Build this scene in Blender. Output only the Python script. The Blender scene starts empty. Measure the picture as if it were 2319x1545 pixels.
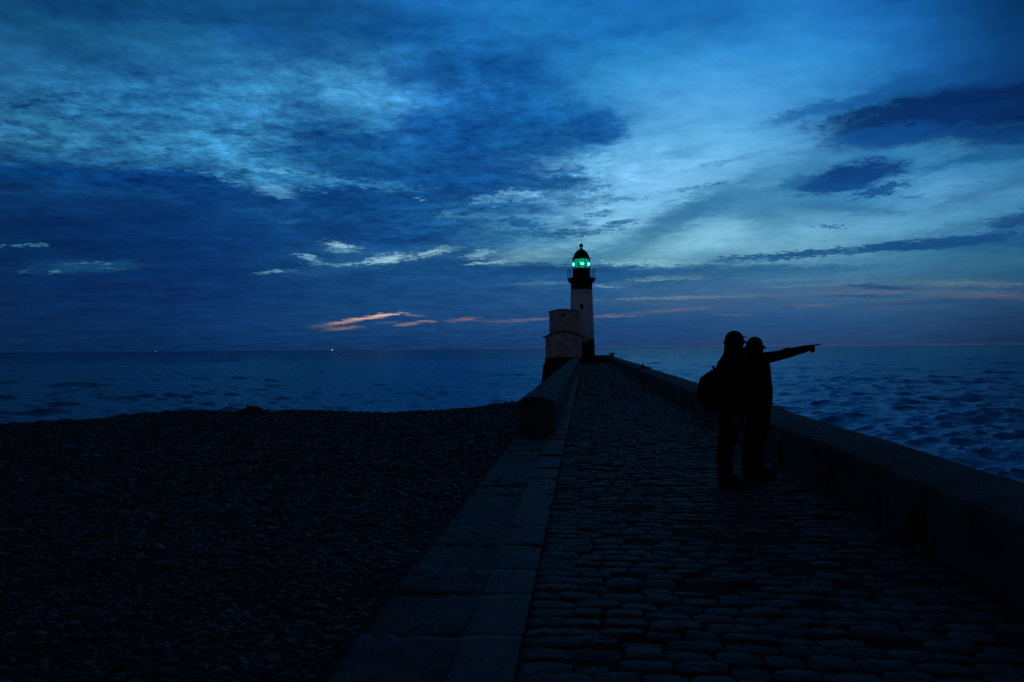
import bpy, bmesh, math, random
import numpy as np
from mathutils import Vector, Matrix, Euler
random.seed(7); RS = np.random.RandomState(11)
R = math.radians
scene = bpy.context.scene
COL = scene.collection

# ------------------------------------------------------------------ camera
W0, H0, FPX = 2319.0, 1545.0, 1785.0
CAMZ = 1.62
cam_d = bpy.data.cameras.new('camera'); cam = bpy.data.objects.new('camera', cam_d); COL.objects.link(cam)
cam_d.sensor_width = 36.0; cam_d.lens = 36.0*FPX/W0; cam_d.clip_start = 0.05; cam_d.clip_end = 90000
YAW, PITCH, ROLL = R(5.28), R(0.571), R(-0.41)
CM = (Matrix.Rotation(YAW, 3, 'Z') @ Matrix.Rotation(R(90)+PITCH, 3, 'X') @ Matrix.Rotation(ROLL, 3, 'Z'))
cam.matrix_world = Matrix.Translation((0, 0, CAMZ)) @ CM.to_4x4()
scene.camera = cam
scene.render.resolution_x = 1024; scene.render.resolution_y = 682
scene.view_settings.view_transform = 'Standard'; scene.view_settings.look = 'None'
scene.view_settings.exposure = 0.0; scene.view_settings.gamma = 1.0
scene.view_settings.use_curve_mapping = False

def ray(x, y):
    return (CM @ Vector(((x-W0/2)/FPX, -(y-H0/2)/FPX, -1.0)))
def at_z(x, y, z=0.0):
    d = ray(x, y); t = (z-CAMZ)/d.z
    return Vector((d.x*t, d.y*t, z))
def at_y(x, y, Y):
    d = ray(x, y); t = Y/d.y
    return Vector((d.x*t, Y, CAMZ+d.z*t))
def azel(x, y):
    d = ray(x, y)
    return math.degrees(math.atan2(d.x, d.y)), math.degrees(math.atan2(d.z, math.hypot(d.x, d.y)))
def px_of(az, el):
    a, e = R(az), R(el)
    v = CM.transposed() @ Vector((math.sin(a)*math.cos(e), math.cos(a)*math.cos(e), math.sin(e)))
    if v.z > -0.05: return None
    return (W0/2 + FPX*v.x/-v.z, H0/2 - FPX*v.y/-v.z)
def lin(c):
    out = []
    if c[1] > 135: c = (c[0]+min(8, (c[1]-135)*.4), c[1], c[2]+min(8, (c[1]-135)*.4))
    if c[1] < 95: c = (c[0], c[1]*1.06, c[2])
    for v in c:
        v = v/255.0
        out.append(v/12.92 if v <= 0.04045 else ((v+0.055)/1.055)**2.4)
    return tuple(out)

# ------------------------------------------------------------------ node helper
class NT:
    def __init__(s, nt): s.nt = nt; s.N = nt.nodes; s.L = nt.links
    def node(s, t, **kw):
        n = s.N.new(t)
        for k, v in kw.items(): setattr(n, k, v)
        return n
    def put(s, sock, v):
        if isinstance(v, bpy.types.NodeSocket): s.L.new(v, sock)
        elif v is not None: sock.default_value = v
    def m(s, op, a, b=None, c=None, clamp=False):
        n = s.node('ShaderNodeMath', operation=op, use_clamp=clamp)
        s.put(n.inputs[0], a)
        if b is not None: s.put(n.inputs[1], b)
        if c is not None: s.put(n.inputs[2], c)
        return n.outputs[0]
    def vm(s, op, a, b=None, scale=None):
        n = s.node('ShaderNodeVectorMath', operation=op)
        s.put(n.inputs[0], a)
        if b is not None: s.put(n.inputs[1], b)
        if scale is not None: s.put(n.inputs['Scale'], scale)
        return n.outputs['Value'] if op in ('LENGTH', 'DOT_PRODUCT') else n.outputs[0]
    def xyz(s, x, y, z):
        n = s.node('ShaderNodeCombineXYZ'); s.put(n.inputs[0], x); s.put(n.inputs[1], y); s.put(n.inputs[2], z); return n.outputs[0]
    def sep(s, v):
        n = s.node('ShaderNodeSeparateXYZ'); s.put(n.inputs[0], v); return n.outputs
    def mr(s, v, a, b, c, d, kind='SMOOTHSTEP'):
        n = s.node('ShaderNodeMapRange', interpolation_type=kind)
        for i, q in enumerate((v, a, b, c, d)): s.put(n.inputs[i], q)
        return n.outputs[0]
    def mix(s, f, a, b, blend='MIX'):
        n = s.node('ShaderNodeMix', data_type='RGBA', blend_type=blend)
        s.put(n.inputs[0], f)
        for q, i in ((a, 6), (b, 7)):
            if isinstance(q, tuple) and len(q) == 3: q = (*q, 1)
            s.put(n.inputs[i], q)
        return n.outputs[2]
    def noise(s, v, scale, detail=4, rough=0.5, dist=0.0, out=0):
        n = s.node('ShaderNodeTexNoise'); s.put(n.inputs['Vector'], v)
        n.inputs['Scale'].default_value = scale; n.inputs['Detail'].default_value = detail
        n.inputs['Roughness'].default_value = rough; n.inputs['Distortion'].default_value = dist
        return n.outputs[out]

# ------------------------------------------------------------------ sky (world), laid out in azimuth / elevation degrees
GX = [0,150,300,450,600,750,900,1050,1200,1350,1500,1650,1800,1950,2100,2319]
GY = [0,80,150,210,280,330,375,430,490,545,590,625,675,735,785]
GRID = [
[(8,52,100),(12,65,122),(14,70,130),(18,82,148),(18,85,152),(22,92,162),(26,100,172),(26,108,182),(32,125,192),(24,110,182),(22,105,175),(24,108,180),(32,118,190),(24,102,178),(14,78,150),(5,45,95)],
[(8,58,108),(20,88,150),(26,105,168),(24,98,165),(16,82,148),(18,85,155),(14,80,148),(20,95,168),(32,122,188),(22,105,175),(30,118,188),(40,132,198),(42,135,202),(34,118,192),(22,92,165),(8,55,112)],
[(10,62,112),(16,80,140),(34,115,175),(42,125,185),(46,132,190),(50,138,195),(45,130,190),(16,82,155),(22,98,170),(38,130,192),(52,150,208),(56,152,212),(52,146,208),(42,128,195),(26,98,170),(12,62,122)],
[(14,72,125),(24,95,155),(40,122,180),(40,122,182),(58,145,198),(62,150,202),(66,154,205),(26,100,170),(20,95,165),(48,138,198),(68,162,215),(70,164,216),(62,154,210),(36,112,175),(10,60,125),(3,32,80)],
[(22,92,145),(45,125,180),(46,128,180),(48,128,180),(42,118,172),(34,105,162),(50,135,190),(14,75,145),(18,88,158),(16,85,155),(82,172,218),(80,170,218),(60,145,198),(26,95,160),(8,55,118),(4,38,90)],
[(40,120,170),(58,140,185),(60,145,188),(50,130,178),(58,140,188),(18,80,140),(26,98,160),(14,76,145),(24,100,165),(60,145,200),(96,182,222),(88,174,215),(85,170,215),(52,132,182),(60,145,195),(24,85,140)],
[(18,85,140),(8,65,125),(10,68,130),(34,105,160),(55,138,185),(16,76,138),(18,82,148),(14,74,142),(70,150,195),(100,182,218),(108,190,228),(95,178,215),(62,140,185),(14,68,135),(60,145,190),(52,125,170)],
[(8,55,112),(5,50,110),(5,50,110),(10,62,122),(30,98,152),(10,62,125),(14,72,138),(12,70,135),(42,115,165),(92,172,208),(112,190,225),(92,170,205),(50,122,165),(20,80,145),(80,158,200),(65,140,182)],
[(6,48,98),(4,42,98),(4,42,98),(6,52,112),(10,60,120),(10,60,120),(12,66,130),(26,92,150),(75,150,190),(110,185,212),(110,186,215),(72,142,182),(66,138,178),(98,175,205),(90,168,198),(48,112,158)],
[(5,44,90),(4,40,90),(4,40,92),(5,46,105),(8,55,115),(12,62,122),(12,65,128),(14,68,132),(70,140,175),(98,170,190),(105,178,198),(120,195,210),(118,192,205),(80,150,178),(50,115,155),(24,78,128)],
[(8,50,92),(6,46,90),(5,42,92),(5,45,102),(9,55,112),(16,68,122),(18,70,125),(18,68,125),(60,120,150),(75,135,160),(90,155,172),(80,145,165),(85,150,170),(78,140,165),(55,118,150),(40,95,130)],
[(5,44,85),(5,44,92),(5,42,95),(5,44,100),(8,52,108),(14,62,118),(16,65,122),(18,66,125),(26,78,135),(30,82,138),(38,88,142),(45,95,145),(45,98,148),(45,98,148),(40,90,140),(25,72,118)],
[(4,36,78),(5,38,85),(5,40,90),(6,44,98),(8,50,106),(14,60,115),(18,66,122),(22,68,125),(28,74,130),(34,80,135),(50,92,135),(62,100,138),(58,98,138),(68,104,132),(62,95,125),(42,72,105)],
[(3,30,68),(4,36,78),(5,40,88),(8,46,98),(12,55,108),(16,60,112),(18,62,115),(20,64,118),(24,66,120),(24,66,122),(26,68,122),(28,70,124),(28,70,125),(26,68,122),(22,60,110),(14,44,85)],
[(2,26,58),(4,32,70),(6,38,80),(8,42,88),(10,45,92),(12,48,96),(14,50,98),(16,52,102),(20,55,106),(24,58,108),(30,60,108),(34,62,108),(36,62,108),(34,60,105),(28,54,96),(18,40,76)],
]
G = np.array(GRID, float)
for r_, k_ in ((0, .84), (1, .84), (2, .90), (3, .96)): G[r_, :6] *= k_
G[4:6, 0:5] *= .97
def grid_at(x, y):
    x = min(max(x, 0), 2318.9); y = min(max(y, 0), 784.9)
    i = max(k for k in range(len(GX)) if GX[k] <= x); i = min(i, len(GX)-2)
    j = max(k for k in range(len(GY)) if GY[k] <= y); j = min(j, len(GY)-2)
    tx = (x-GX[i])/(GX[i+1]-GX[i]); ty = (y-GY[j])/(GY[j+1]-GY[j])
    return (G[j, i]*(1-tx)+G[j, i+1]*tx)*(1-ty) + (G[j+1, i]*(1-tx)+G[j+1, i+1]*tx)*ty

# clouds: centre px, half length, half height, tilt, colour, opacity, softness
DK1 = (3,31,78)
BLOBS = [
 (1090,415,150,42,0,(12,68,136),.7,.8),(1060,205,140,60,25,(14,78,150),.6,.9),(1210,245,120,60,0,(16,84,156),.6,.9),(300,30,260,22,-4,(10,60,118),.6,.9),(120,90,120,30,-10,(10,62,112),.5,.9),
 (2180,275,300,24,4,(7,46,106),.75,.7),(1900,345,160,16,14,(60,130,180),.5,.9),
 (2250,238,350,66,9,DK1,.98,.5),(2100,262,260,38,9,(7,46,105),.9,.5),(1990,312,120,26,9,(14,70,140),.9,.5),(2110,298,170,20,4,(12,64,130),.7,.6),
 (1900,238,170,13,15,(26,95,162),.75,.7),(2050,205,170,16,11,(20,84,152),.7,.7),(2230,185,150,14,9,(12,62,128),.7,.8),(2290,310,90,16,3,(10,58,120),.7,.7),
 (1918,402,140,27,10,(12,60,126),.98,.35),(1800,418,50,7,9,(22,82,145),.85,.5),(1880,425,90,12,6,(15,68,135),.9,.5),(1990,432,70,10,13,(16,70,135),.9,.5),
 (2170,362,110,12,17,(24,88,148),.75,.7),(2270,350,90,14,6,(24,84,142),.7,.8),(1830,380,40,16,40,(55,128,175),.6,.9),
 (2110,552,215,13,5.0,(20,72,130),.98,.3),(1800,577,170,8,4.2,(24,78,132),.97,.35),(1660,588,70,4,3,(45,100,145),.8,.6),
 (2310,498,75,16,8,(22,68,126),.9,.5),(2160,520,70,10,10,(50,110,150),.6,.8),(2240,430,130,20,18,(40,98,145),.6,.9),
 (1878,514,36,4,0,(45,105,150),.85,.5),(2010,478,50,4,-3,(60,125,165),.7,.6),(2065,444,30,5,0,(45,110,160),.7,.6),(1900,468,110,12,-5,(45,110,160),.7,.8),
 (1540,492,180,26,26,(48,114,158),.85,.8),(1640,455,140,22,12,(50,120,165),.75,.8),(1480,420,120,34,20,(118,196,236),.6,1.0),(1600,545,130,20,14,(124,196,214),.6,.9),(1430,560,130,22,18,(66,128,160),.55,.9),(1735,492,70,42,-25,(62,130,172),.7,.8),
 (1250,414,92,20,4,(24,86,148),.95,.45),(1330,428,50,8,8,(45,110,160),.8,.6),(1175,505,45,8,-5,(22,82,142),.9,.5),(1150,470,110,14,-2,(24,88,148),.8,.7),
 (1410,506,30,5,12,(38,98,145),.9,.5),(1380,512,28,4,8,(42,102,148),.85,.5),(1310,506,22,10,-10,(48,108,150),.85,.6),(1357,484,30,5,4,(50,112,158),.8,.6),
 (1370,455,80,6,6,(58,120,162),.7,.7),(1290,455,70,10,6,(50,112,158),.75,.7),(1300,526,110,6,2,(48,106,148),.8,.5),(1210,528,90,10,-2,(34,92,142),.85,.6),
 (1580,425,60,4,9,(55,120,165),.75,.6),(1620,420,40,3,5,(50,115,160),.7,.6),(1560,345,50,14,12,(62,140,188),.6,.8),(1540,290,80,16,10,(66,148,200),.6,.9),(1650,365,90,5,14,(66,140,185),.6,.7),
 (1350,295,72,36,4,(14,80,152),.92,.45),(1240,330,120,30,0,(15,82,152),.85,.6),(1120,380,130,40,0,(12,72,142),.8,.6),(1330,345,40,14,10,(45,122,178),.7,.7),
 (1000,300,110,50,-10,(12,72,144),.85,.6),(960,160,110,36,12,(13,76,146),.75,.8),(880,80,130,22,0,(14,78,148),.6,.8),(800,318,120,18,-4,(12,70,138),.85,.5),(780,300,60,10,-3,(20,84,148),.7,.6),
 (700,345,90,16,-2,(15,76,140),.7,.7),(690,280,40,8,4,(22,90,150),.7,.7),(620,88,110,28,-6,(13,74,142),.7,.8),(1260,100,60,18,0,(16,90,160),.6,.8),(1420,75,120,14,10,(20,98,168),.6,.9),(1640,30,60,60,60,(20,98,170),.5,.9),
 (220,398,330,22,-1,(7,60,122),.9,.35),(450,430,220,30,-8,(5,50,112),.85,.5),(760,440,90,22,0,(9,58,120),.85,.6),
 (590,412,100,9,-8,(52,132,178),.75,.6),(625,432,38,12,-10,(72,150,190),.85,.6),(720,410,60,9,-6,(44,120,168),.8,.6),(850,418,100,7,-5,(44,118,168),.75,.6),(610,385,110,6,-5,(66,145,188),.7,.6),
 (85,228,80,7,10,(12,66,120),.75,.6),(240,255,70,7,0,(14,74,135),.6,.7),(530,300,60,6,-4,(14,80,142),.7,.6),(600,345,60,6,4,(18,86,145),.7,.6),
 (1460,597,100,6,1,(122,186,190),.8,.6),(1250,627,330,24,0,(26,76,134),.9,.35),(1560,618,210,14,3,(34,84,138),.85,.5),(1800,612,160,10,2,(42,92,140),.7,.7),(1080,612,300,12,0,(18,68,126),.8,.5),
 (1130,600,120,7,-1,(20,70,126),.9,.5),
 (1010,483,22,8,0,(56,130,178),.85,.6),(1055,492,48,2.2,-4,(70,140,178),.85,.6),(658,502,26,5,0,(30,95,150),.7,.7),(948,448,10,2,-4,(80,150,190),.9,.6),(1160,452,90,6,2,(78,150,190),.75,.6),(1180,442,50,7,-2,(100,172,210),.7,.6),
 (880,586,150,18,8,(40,100,145),.6,1.0),(770,562,60,14,-5,(36,95,142),.55,1.0),(990,566,80,16,10,(40,100,145),.5,1.0),(200,600,130,12,1,(14,62,112),.6,1.0),
 (770,556,32,5,-8,(132,190,202),.8,.75),(775,568,30,5,-5,(80,145,172),.8,.6),(700,585,27,3.5,-12,(100,166,186),.85,.7),(745,598,45,3,-4,(70,135,162),.8,.6),
 (805,597,36,3,6,(100,166,184),.8,.7),(830,590,16,2.2,20,(110,176,190),.6,.7),(878,588,36,7,12,(146,204,210),.85,.75),(850,583,9,4,30,(100,165,185),.5,.8),(975,574,38,6,14,(138,196,204),.82,.75),(1018,562,24,4,5,(80,145,170),.6,.9),(958,580,16,2.2,8,(100,165,182),.6,.7),
 (620,616,34,3,5,(84,145,165),.9,.6),(1090,576,28,9,12,(105,168,184),.85,.6),(1110,590,60,5,10,(18,64,122),.7,.6),(1100,596,50,2.5,5,(110,172,182),.9,.5),(1200,578,70,16,6,(105,165,175),.6,.9),
 (45,557,42,1.8,1,(48,128,160),.85,.6),(95,554,9,1.5,0,(70,145,165),.85,.6),(120,615,14,2.5,12,(80,140,160),.8,.7),(185,597,10,2,20,(80,142,162),.85,.6),(210,594,8,2,20,(70,130,155),.8,.6),(240,598,12,1.5,0,(66,125,150),.8,.6),(255,609,26,1.3,0,(70,132,155),.85,.6),(160,600,16,3,8,(40,96,135),.7,.8),(200,606,110,12,2,(20,66,112),.6,.9),(55,614,12,3,12,(45,100,135),.7,.8),
 (872,713,34,3.2,5,(206,178,152),.97,.4),(822,722,40,3.6,5,(198,166,144),.95,.4),(775,731,40,3,7,(160,134,124),.95,.45),(735,738,28,5,4,(85,78,100),.7,.8),(775,744,36,3.6,6,(118,100,108),.9,.5),
 (905,709,16,1.8,0,(140,122,118),.8,.6),(940,715,24,2,-4,(100,104,118),.8,.6),(922,735,30,2.6,5,(128,110,116),.9,.5),(970,728,20,2.4,0,(132,112,116),.9,.5),(1045,724,34,4.2,6,(112,96,108),.8,.6),(880,731,30,2,3,(60,72,105),.8,.6),
 (1130,728,45,4,0,(70,74,108),.8,.7),(1200,724,60,2.4,4,(96,90,116),.75,.6),(1385,717,58,1.6,1,(118,104,126),.8,.5),(1370,713,30,1.6,2,(84,92,124),.8,.6),(1500,706,90,3.4,4,(86,92,124),.65,.7),(1550,700,55,2.2,3,(104,98,122),.6,.7),(1660,713,55,1.8,-1,(84,84,116),.6,.7),(1550,690,150,7,0,(62,84,125),.5,.9),
 (1225,642,60,4,2,(70,118,146),.85,.6),(1200,650,90,4,0,(40,88,135),.6,.8),(1375,649,34,3,-3,(96,146,160),.8,.6),(1410,643,50,4,0,(70,120,148),.6,.8),(1510,632,70,4,2,(92,142,152),.85,.6),(1560,624,90,7,6,(62,108,142),.6,.8),(1470,636,30,2,0,(104,150,158),.8,.6),
 (1560,674,180,2.6,1.5,(100,122,144),.85,.5),(1480,677,80,2.4,0,(92,118,142),.7,.6),(1700,670,160,4,0,(74,104,138),.6,.8),(1790,634,75,1.8,1,(86,128,150),.8,.5),(1800,648,70,1.5,2,(82,122,148),.8,.5),
 (2000,651,90,5.5,-4,(28,70,122),.9,.4),(1900,644,60,3,4,(88,118,142),.7,.6),(2190,642,150,6,-1,(90,112,128),.7,.7),(2100,662,200,5,0,(84,98,122),.6,.8),(2250,672,100,6,0,(98,96,116),.6,.8),(1900,664,130,3,-1,(90,100,126),.6,.6),(1840,692,50,3,1,(92,90,114),.7,.7),(2030,688,70,5,4,(78,84,118),.6,.8),
 (1960,671,90,3,0,(32,70,122),.8,.6),(2150,682,180,5,3,(28,66,118),.7,.7),
 (1750,783,420,1.8,.41,(58,64,104),.6,.9),(2150,780,330,1.8,.41,(46,56,96),.5,.9),(1380,786.5,330,1.8,.41,(46,58,104),.75,.9),(900,790,350,1.4,.41,(30,52,98),.6,.9),
]

world = bpy.data.worlds.new('World'); scene.world = world; world.use_nodes = True
wt = NT(world.node_tree); wt.N.clear()
def build_world():
    t = wt
    tc = t.node('ShaderNodeTexCoord'); d = tc.outputs['Generated']
    dx, dy, dz = t.sep(d)
    az = t.m('MULTIPLY', t.m('ARCTAN2', dx, dy), 57.29578)
    el = t.m('MULTIPLY', t.m('ARCSINE', dz), 57.29578)
    dzc = t.m('ADD', t.m('MAXIMUM', dz, 0.0), 0.085)
    P = t.xyz(t.m('DIVIDE', dx, dzc), t.m('DIVIDE', dy, dzc), 0.0)
    ew = t.mr(el, 0.0, 16.0, 0.05, 1.0, 'LINEAR')
    # two warps: broad and fine
    n1 = t.vm('SUBTRACT', t.noise(P, 1.3, 9, 0.62, 0.3, out=1), (.5, .5, .5))
    n2 = t.vm('SUBTRACT', t.noise(t.vm('ADD', P, (7.3, 2.1, 4.0)), 6.5, 7, 0.66, 0.2, out=1), (.5, .5, .5))
    a1, b1, _ = t.sep(n1); a2, b2, c2 = t.sep(n2)
    azw = t.m('ADD', az, t.m('ADD', t.m('MULTIPLY', a1, 4.5), t.m('MULTIPLY', a2, 4.0)))
    elw = t.m('ADD', el, t.m('MULTIPLY', ew, t.m('ADD', t.m('MULTIPLY', b1, 2.4), t.m('MULTIPLY', b2, 3.2))))
    azf = t.m('ADD', az, t.m('ADD', t.m('MULTIPLY', a1, 0.7), t.m('MULTIPLY', a2, 1.6)))
    n3 = t.vm('SUBTRACT', t.noise(t.vm('ADD', P, (2.3, 6.1, 8.0)), 24.0, 4, 0.7, 0.0, out=1), (.5, .5, .5))
    a3, b3, _ = t.sep(n3)
    azf = t.m('ADD', azf, t.m('MULTIPLY', a3, 1.6))
    elf = t.m('ADD', el, t.m('MULTIPLY', t.mr(el, 0.0, 14.0, 0.06, 1.0, 'LINEAR'), t.m('ADD', t.m('MULTIPLY', b3, 1.0), t.m('ADD', t.m('MULTIPLY', b1, 0.5), t.m('MULTIPLY', b2, 1.6)))))
    # coarse layout: one ramp per elevation
    els = [azel(1160, y)[1] for y in GY][::-1]
    azs = np.linspace(-29, 39, 26)
    A0, A1 = -60.0, 70.0
    af = t.mr(azw, A0, A1, 0.0, 1.0, 'LINEAR')
    col = None
    for k, e in enumerate(els):
        rp = t.node('ShaderNodeValToRGB'); cr = rp.color_ramp; cr.interpolation = 'B_SPLINE'
        stops = []
        for a in azs:
            p = px_of(a, e)
            stops.append(((a-A0)/(A1-A0), lin(grid_at(*p))))
        dim = (0.006, 0.03, 0.085)
        stops = [(0.0, dim), ((azs[0]-10-A0)/(A1-A0), tuple(0.7*v for v in stops[0][1]))] + stops + [((azs[-1]+10-A0)/(A1-A0), tuple(0.8*v for v in stops[-1][1])), (1.0, dim)]
        while len(cr.elements) < len(stops): cr.elements.new(0.5)
        for q, (ps, c) in enumerate(stops):
            cr.elements[q].position = ps
        for q, (ps, c) in enumerate(stops):
            cr.elements[q].position = ps; cr.elements[q].color = (*c, 1)
        # (each step leans on the last one, so that few values are live at a time)
        t.put(rp.inputs[0], af if col is None else t.m('MULTIPLY_ADD', t.sep(col)[0], 1e-7, af))
        if col is None: col = rp.outputs[0]
        else: col = t.mix(t.mr(t.m('MULTIPLY_ADD', t.sep(col)[0], 1e-7, elw), els[k-1], e, 0.0, 1.0, 'LINEAR'), col, rp.outputs[0])
    # mottling: strong in the broken sheet on the left, faint in the clear right
    vw = t.xyz(azw, elw, 0.0)
    def blob(v, x, y, hw, hh, ang):
        c = np.array(azel(x, y)); c1 = np.array(azel(x+1, y)); c2 = np.array(azel(x, y-1))
        J = np.array([c1-c, c2-c]).T
        th = R(ang); mj = J @ np.array([math.cos(th), math.sin(th)])*hw; mn = J @ np.array([-math.sin(th), math.cos(th)])*hh
        rot = math.atan2(mj[1], mj[0]); ln = float(np.hypot(*mj)); ln2 = abs(float(np.cross(mj/ln, mn)))
        mp = t.node('ShaderNodeMapping', vector_type='TEXTURE')
        mp.inputs['Location'].default_value = (c[0], c[1], 0); mp.inputs['Rotation'].default_value = (0, 0, rot)
        mp.inputs['Scale'].default_value = (ln, ln2, 1)
        t.put(mp.inputs['Vector'], v)
        return t.vm('LENGTH', mp.outputs[0])
    msk = t.m('MAXIMUM', t.mr(blob(vw, 380, 300, 520, 150, -2), 1.25, 0.55, 0.0, 1.0), t.m('MULTIPLY', t.mr(blob(vw, 950, 330, 520, 240, -5), 1.2, 0.6, 0.0, 1.0), 0.6))
    na = t.noise(t.vm('ADD', P, (3.1, 9.2, 1.0)), 12.0, 7, 0.72, 0.1)
    nb = t.noise(t.vm('ADD', P, (1.1, 0.2, 5.0)), 2.8, 9, 0.62, 0.1)
    left = t.mr(az, 8.0, -8.0, 0.0, 1.0)
    # ragged edges: the same fine noise eats into every cloud
    nz = t.m('ADD', t.m('MULTIPLY', t.m('SUBTRACT', t.noise(t.vm('ADD', P, (5.1, 4.2, 2.0)), 7.0, 9, 0.72, 0.1), .5), 2.3), t.m('MULTIPLY', b3, 1.0))
    nzl = t.m('MULTIPLY', nz, .6)
    nzs = t.m('MULTIPLY', t.m('SUBTRACT', t.noise(t.vm('ADD', P, (8.1, 1.2, 7.0)), 22.0, 7, 0.74, 0.1), .5), 5.2)
    amp = t.m('ADD', t.m('ADD', 0.5, t.m('MULTIPLY', left, 0.75)), t.m('MULTIPLY', msk, 2.3))
    f = t.m('ADD', 1.0, t.m('MULTIPLY', t.m('SUBTRACT', na, 0.5), amp))
    f = t.m('MULTIPLY', f, t.m('ADD', 1.0, t.m('MULTIPLY', t.m('SUBTRACT', nb, 0.5), t.m('ADD', t.m('ADD', 0.6, t.m('MULTIPLY', left, 0.9)), t.m('MULTIPLY', msk, 1.1)))))
    f = t.m('MAXIMUM', f, 0.25)
    # single clouds and gaps
    vf = t.xyz(azf, elf, 0.0)
    for (x, y, hw, hh, ang, c, op, soft) in BLOBS:
        n = t.node('ShaderNodeVectorMath', operation='MULTIPLY_ADD'); t.put(n.inputs[0], col); n.inputs[1].default_value = (1e-7,)*3; t.put(n.inputs[2], vf)
        ln = blob(n.outputs[0], x, y, hw, hh, ang)
        ln = t.m('ADD', ln, nzs if hh < 12 and y < 690 else (nzl if hh >= 24 else nz))
        fac = t.mr(ln, 1.0+soft*0.9, 1.0-soft*1.0, 0.0, op)
        col = t.mix(fac, col, lin(c))
    # thin cloud goes pale, thick cloud goes blue
    col = t.vm('MULTIPLY', col, t.xyz(t.m('POWER', f, 1.25), f, t.m('MAXIMUM', f, t.m('POWER', f, .62))))
    # zenith and the half of the sky behind, away from the afterglow, are darker
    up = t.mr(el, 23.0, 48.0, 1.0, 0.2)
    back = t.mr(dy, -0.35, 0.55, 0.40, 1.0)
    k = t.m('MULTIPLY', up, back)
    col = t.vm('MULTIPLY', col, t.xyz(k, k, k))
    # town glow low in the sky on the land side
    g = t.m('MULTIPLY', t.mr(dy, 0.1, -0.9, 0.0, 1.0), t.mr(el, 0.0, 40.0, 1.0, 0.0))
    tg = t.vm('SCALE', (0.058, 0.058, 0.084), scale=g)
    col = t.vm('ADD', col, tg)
    nish = t.node('ShaderNodeTexSky', sky_type='NISHITA'); nish.sun_disc = False
    nish.sun_elevation = R(-5); nish.sun_rotation = R(14)
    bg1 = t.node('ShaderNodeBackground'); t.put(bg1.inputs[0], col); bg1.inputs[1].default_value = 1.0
    bg2 = t.node('ShaderNodeBackground'); t.put(bg2.inputs[0], nish.outputs[0]); bg2.inputs[1].default_value = 0.02
    ad = t.node('ShaderNodeAddShader'); t.L.new(bg1.outputs[0], ad.inputs[0]); t.L.new(bg2.outputs[0], ad.inputs[1])
    o = t.node('ShaderNodeOutputWorld'); t.L.new(ad.outputs[0], o.inputs[0])
build_world()
world.cycles.sampling_method = 'NONE'
scene.cycles.max_bounces = 4; scene.cycles.diffuse_bounces = 2; scene.cycles.glossy_bounces = 2
scene.cycles.use_denoising = False

# ------------------------------------------------------------------ materials
def mat(name, base, rough=0.8, var=0.3, nscale=4.0, bump=0.2, bscale=30.0, spec=0.3, base2=None, attr=None, metallic=0.0, bdist=0.01):
    m = bpy.data.materials.new(name); m.use_nodes = True
    t = NT(m.node_tree); b = t.N['Principled BSDF']
    tc = t.node('ShaderNodeTexCoord'); v = tc.outputs['Object']
    n = t.noise(v, nscale, 6, 0.6)
    c2 = base2 or tuple(x*(1-var) for x in base)
    col = t.mix(t.mr(n, .35, .65, 0, 1), tuple(c2), tuple(min(1, x*(1+var)) for x in base))
    if attr:
        at = t.node('ShaderNodeAttribute', attribute_name=attr)
        col = t.vm('MULTIPLY', col, at.outputs['Color'])
    t.put(b.inputs['Base Color'], col)
    b.inputs['Roughness'].default_value = rough
    b.inputs['Specular IOR Level'].default_value = spec
    b.inputs['Metallic'].default_value = metallic
    if bump:
        bp = t.node('ShaderNodeBump'); bp.inputs['Strength'].default_value = bump; bp.inputs['Distance'].default_value = bdist
        t.put(bp.inputs['Height'], t.noise(v, bscale, 8, 0.65)); t.L.new(bp.outputs[0], b.inputs['Normal'])
    return m
M = {}
M['sett'] = mat('sett_stone', (.064,.041,.040), .74, .3, 9, .5, 45, .35, attr='tint')
M['kerb'] = mat('kerb_stone', (.062,.042,.040), .78, .3, 3, .5, 40, .35, attr='tint')
M['kerb_pale'] = mat('pale_kerb_stone', (.098,.070,.066), .75, .25, 3, .5, 40, .3, attr='tint')
M['bed'] = mat('joint_grit', (.034,.024,.023), .95, .4, 20, .5, 60, .1)
M['concrete'] = mat('rough_concrete', (.076,.064,.062), .88, .35, 2.2, .6, 28, .2, base2=(.045,.038,.034))
M['pier'] = mat('weedy_masonry', (.05,.046,.04), .9, .4, 1.5, .6, 12, .2)
M['white'] = mat('weathered_white_paint', (.70,.70,.72), .8, .12, 1.3, .25, 22, .25, base2=(.58,.57,.58))
M['render'] = mat('weathered_render', (.46,.41,.36), .88, .2, 1.6, .4, 20, .2, base2=(.32,.28,.25))
M['black'] = mat('black_paint', (.012,.014,.013), .6, .3, 3, .15, 30, .3)
M['iron'] = mat('dark_iron', (.02,.02,.022), .55, .3, 8, .2, 50, .35, metallic=.4)
M['lead'] = mat('roof_felt', (.02,.02,.022), .85, .3, 4, .3, 20, .2)
M['pebble'] = mat('flint_pebble', (.042,.031,.030), .6, .4, 6, .25, 60, .35)
M['sand'] = mat('shingle_bed', (.04,.037,.033), .9, .4, 14, .9, 30, .15, bdist=.04)
M['cloth'] = mat('dark_wool', (.012,.012,.014), .95, .3, 12, .3, 120, .05)
M['cloth2'] = mat('dark_denim', (.011,.012,.016), .95, .3, 12, .3, 150, .05)
M['nylon'] = mat('black_nylon', (.014,.013,.013), .8, .3, 12, .3, 90, .1)
M['skin'] = mat('skin', (.10,.07,.055), .7, .1, 20, .1, 90, .1)
M['hair'] = mat('hair', (.012,.01,.009), .85, .3, 40, .4, 80, .1)
M['leather'] = mat('dark_leather', (.012,.01,.009), .7, .3, 20, .2, 80, .2)
M['palestone'] = mat('pale_stone', (.35,.34,.33), .8, .1, 8, .2, 40, .2)

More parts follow.
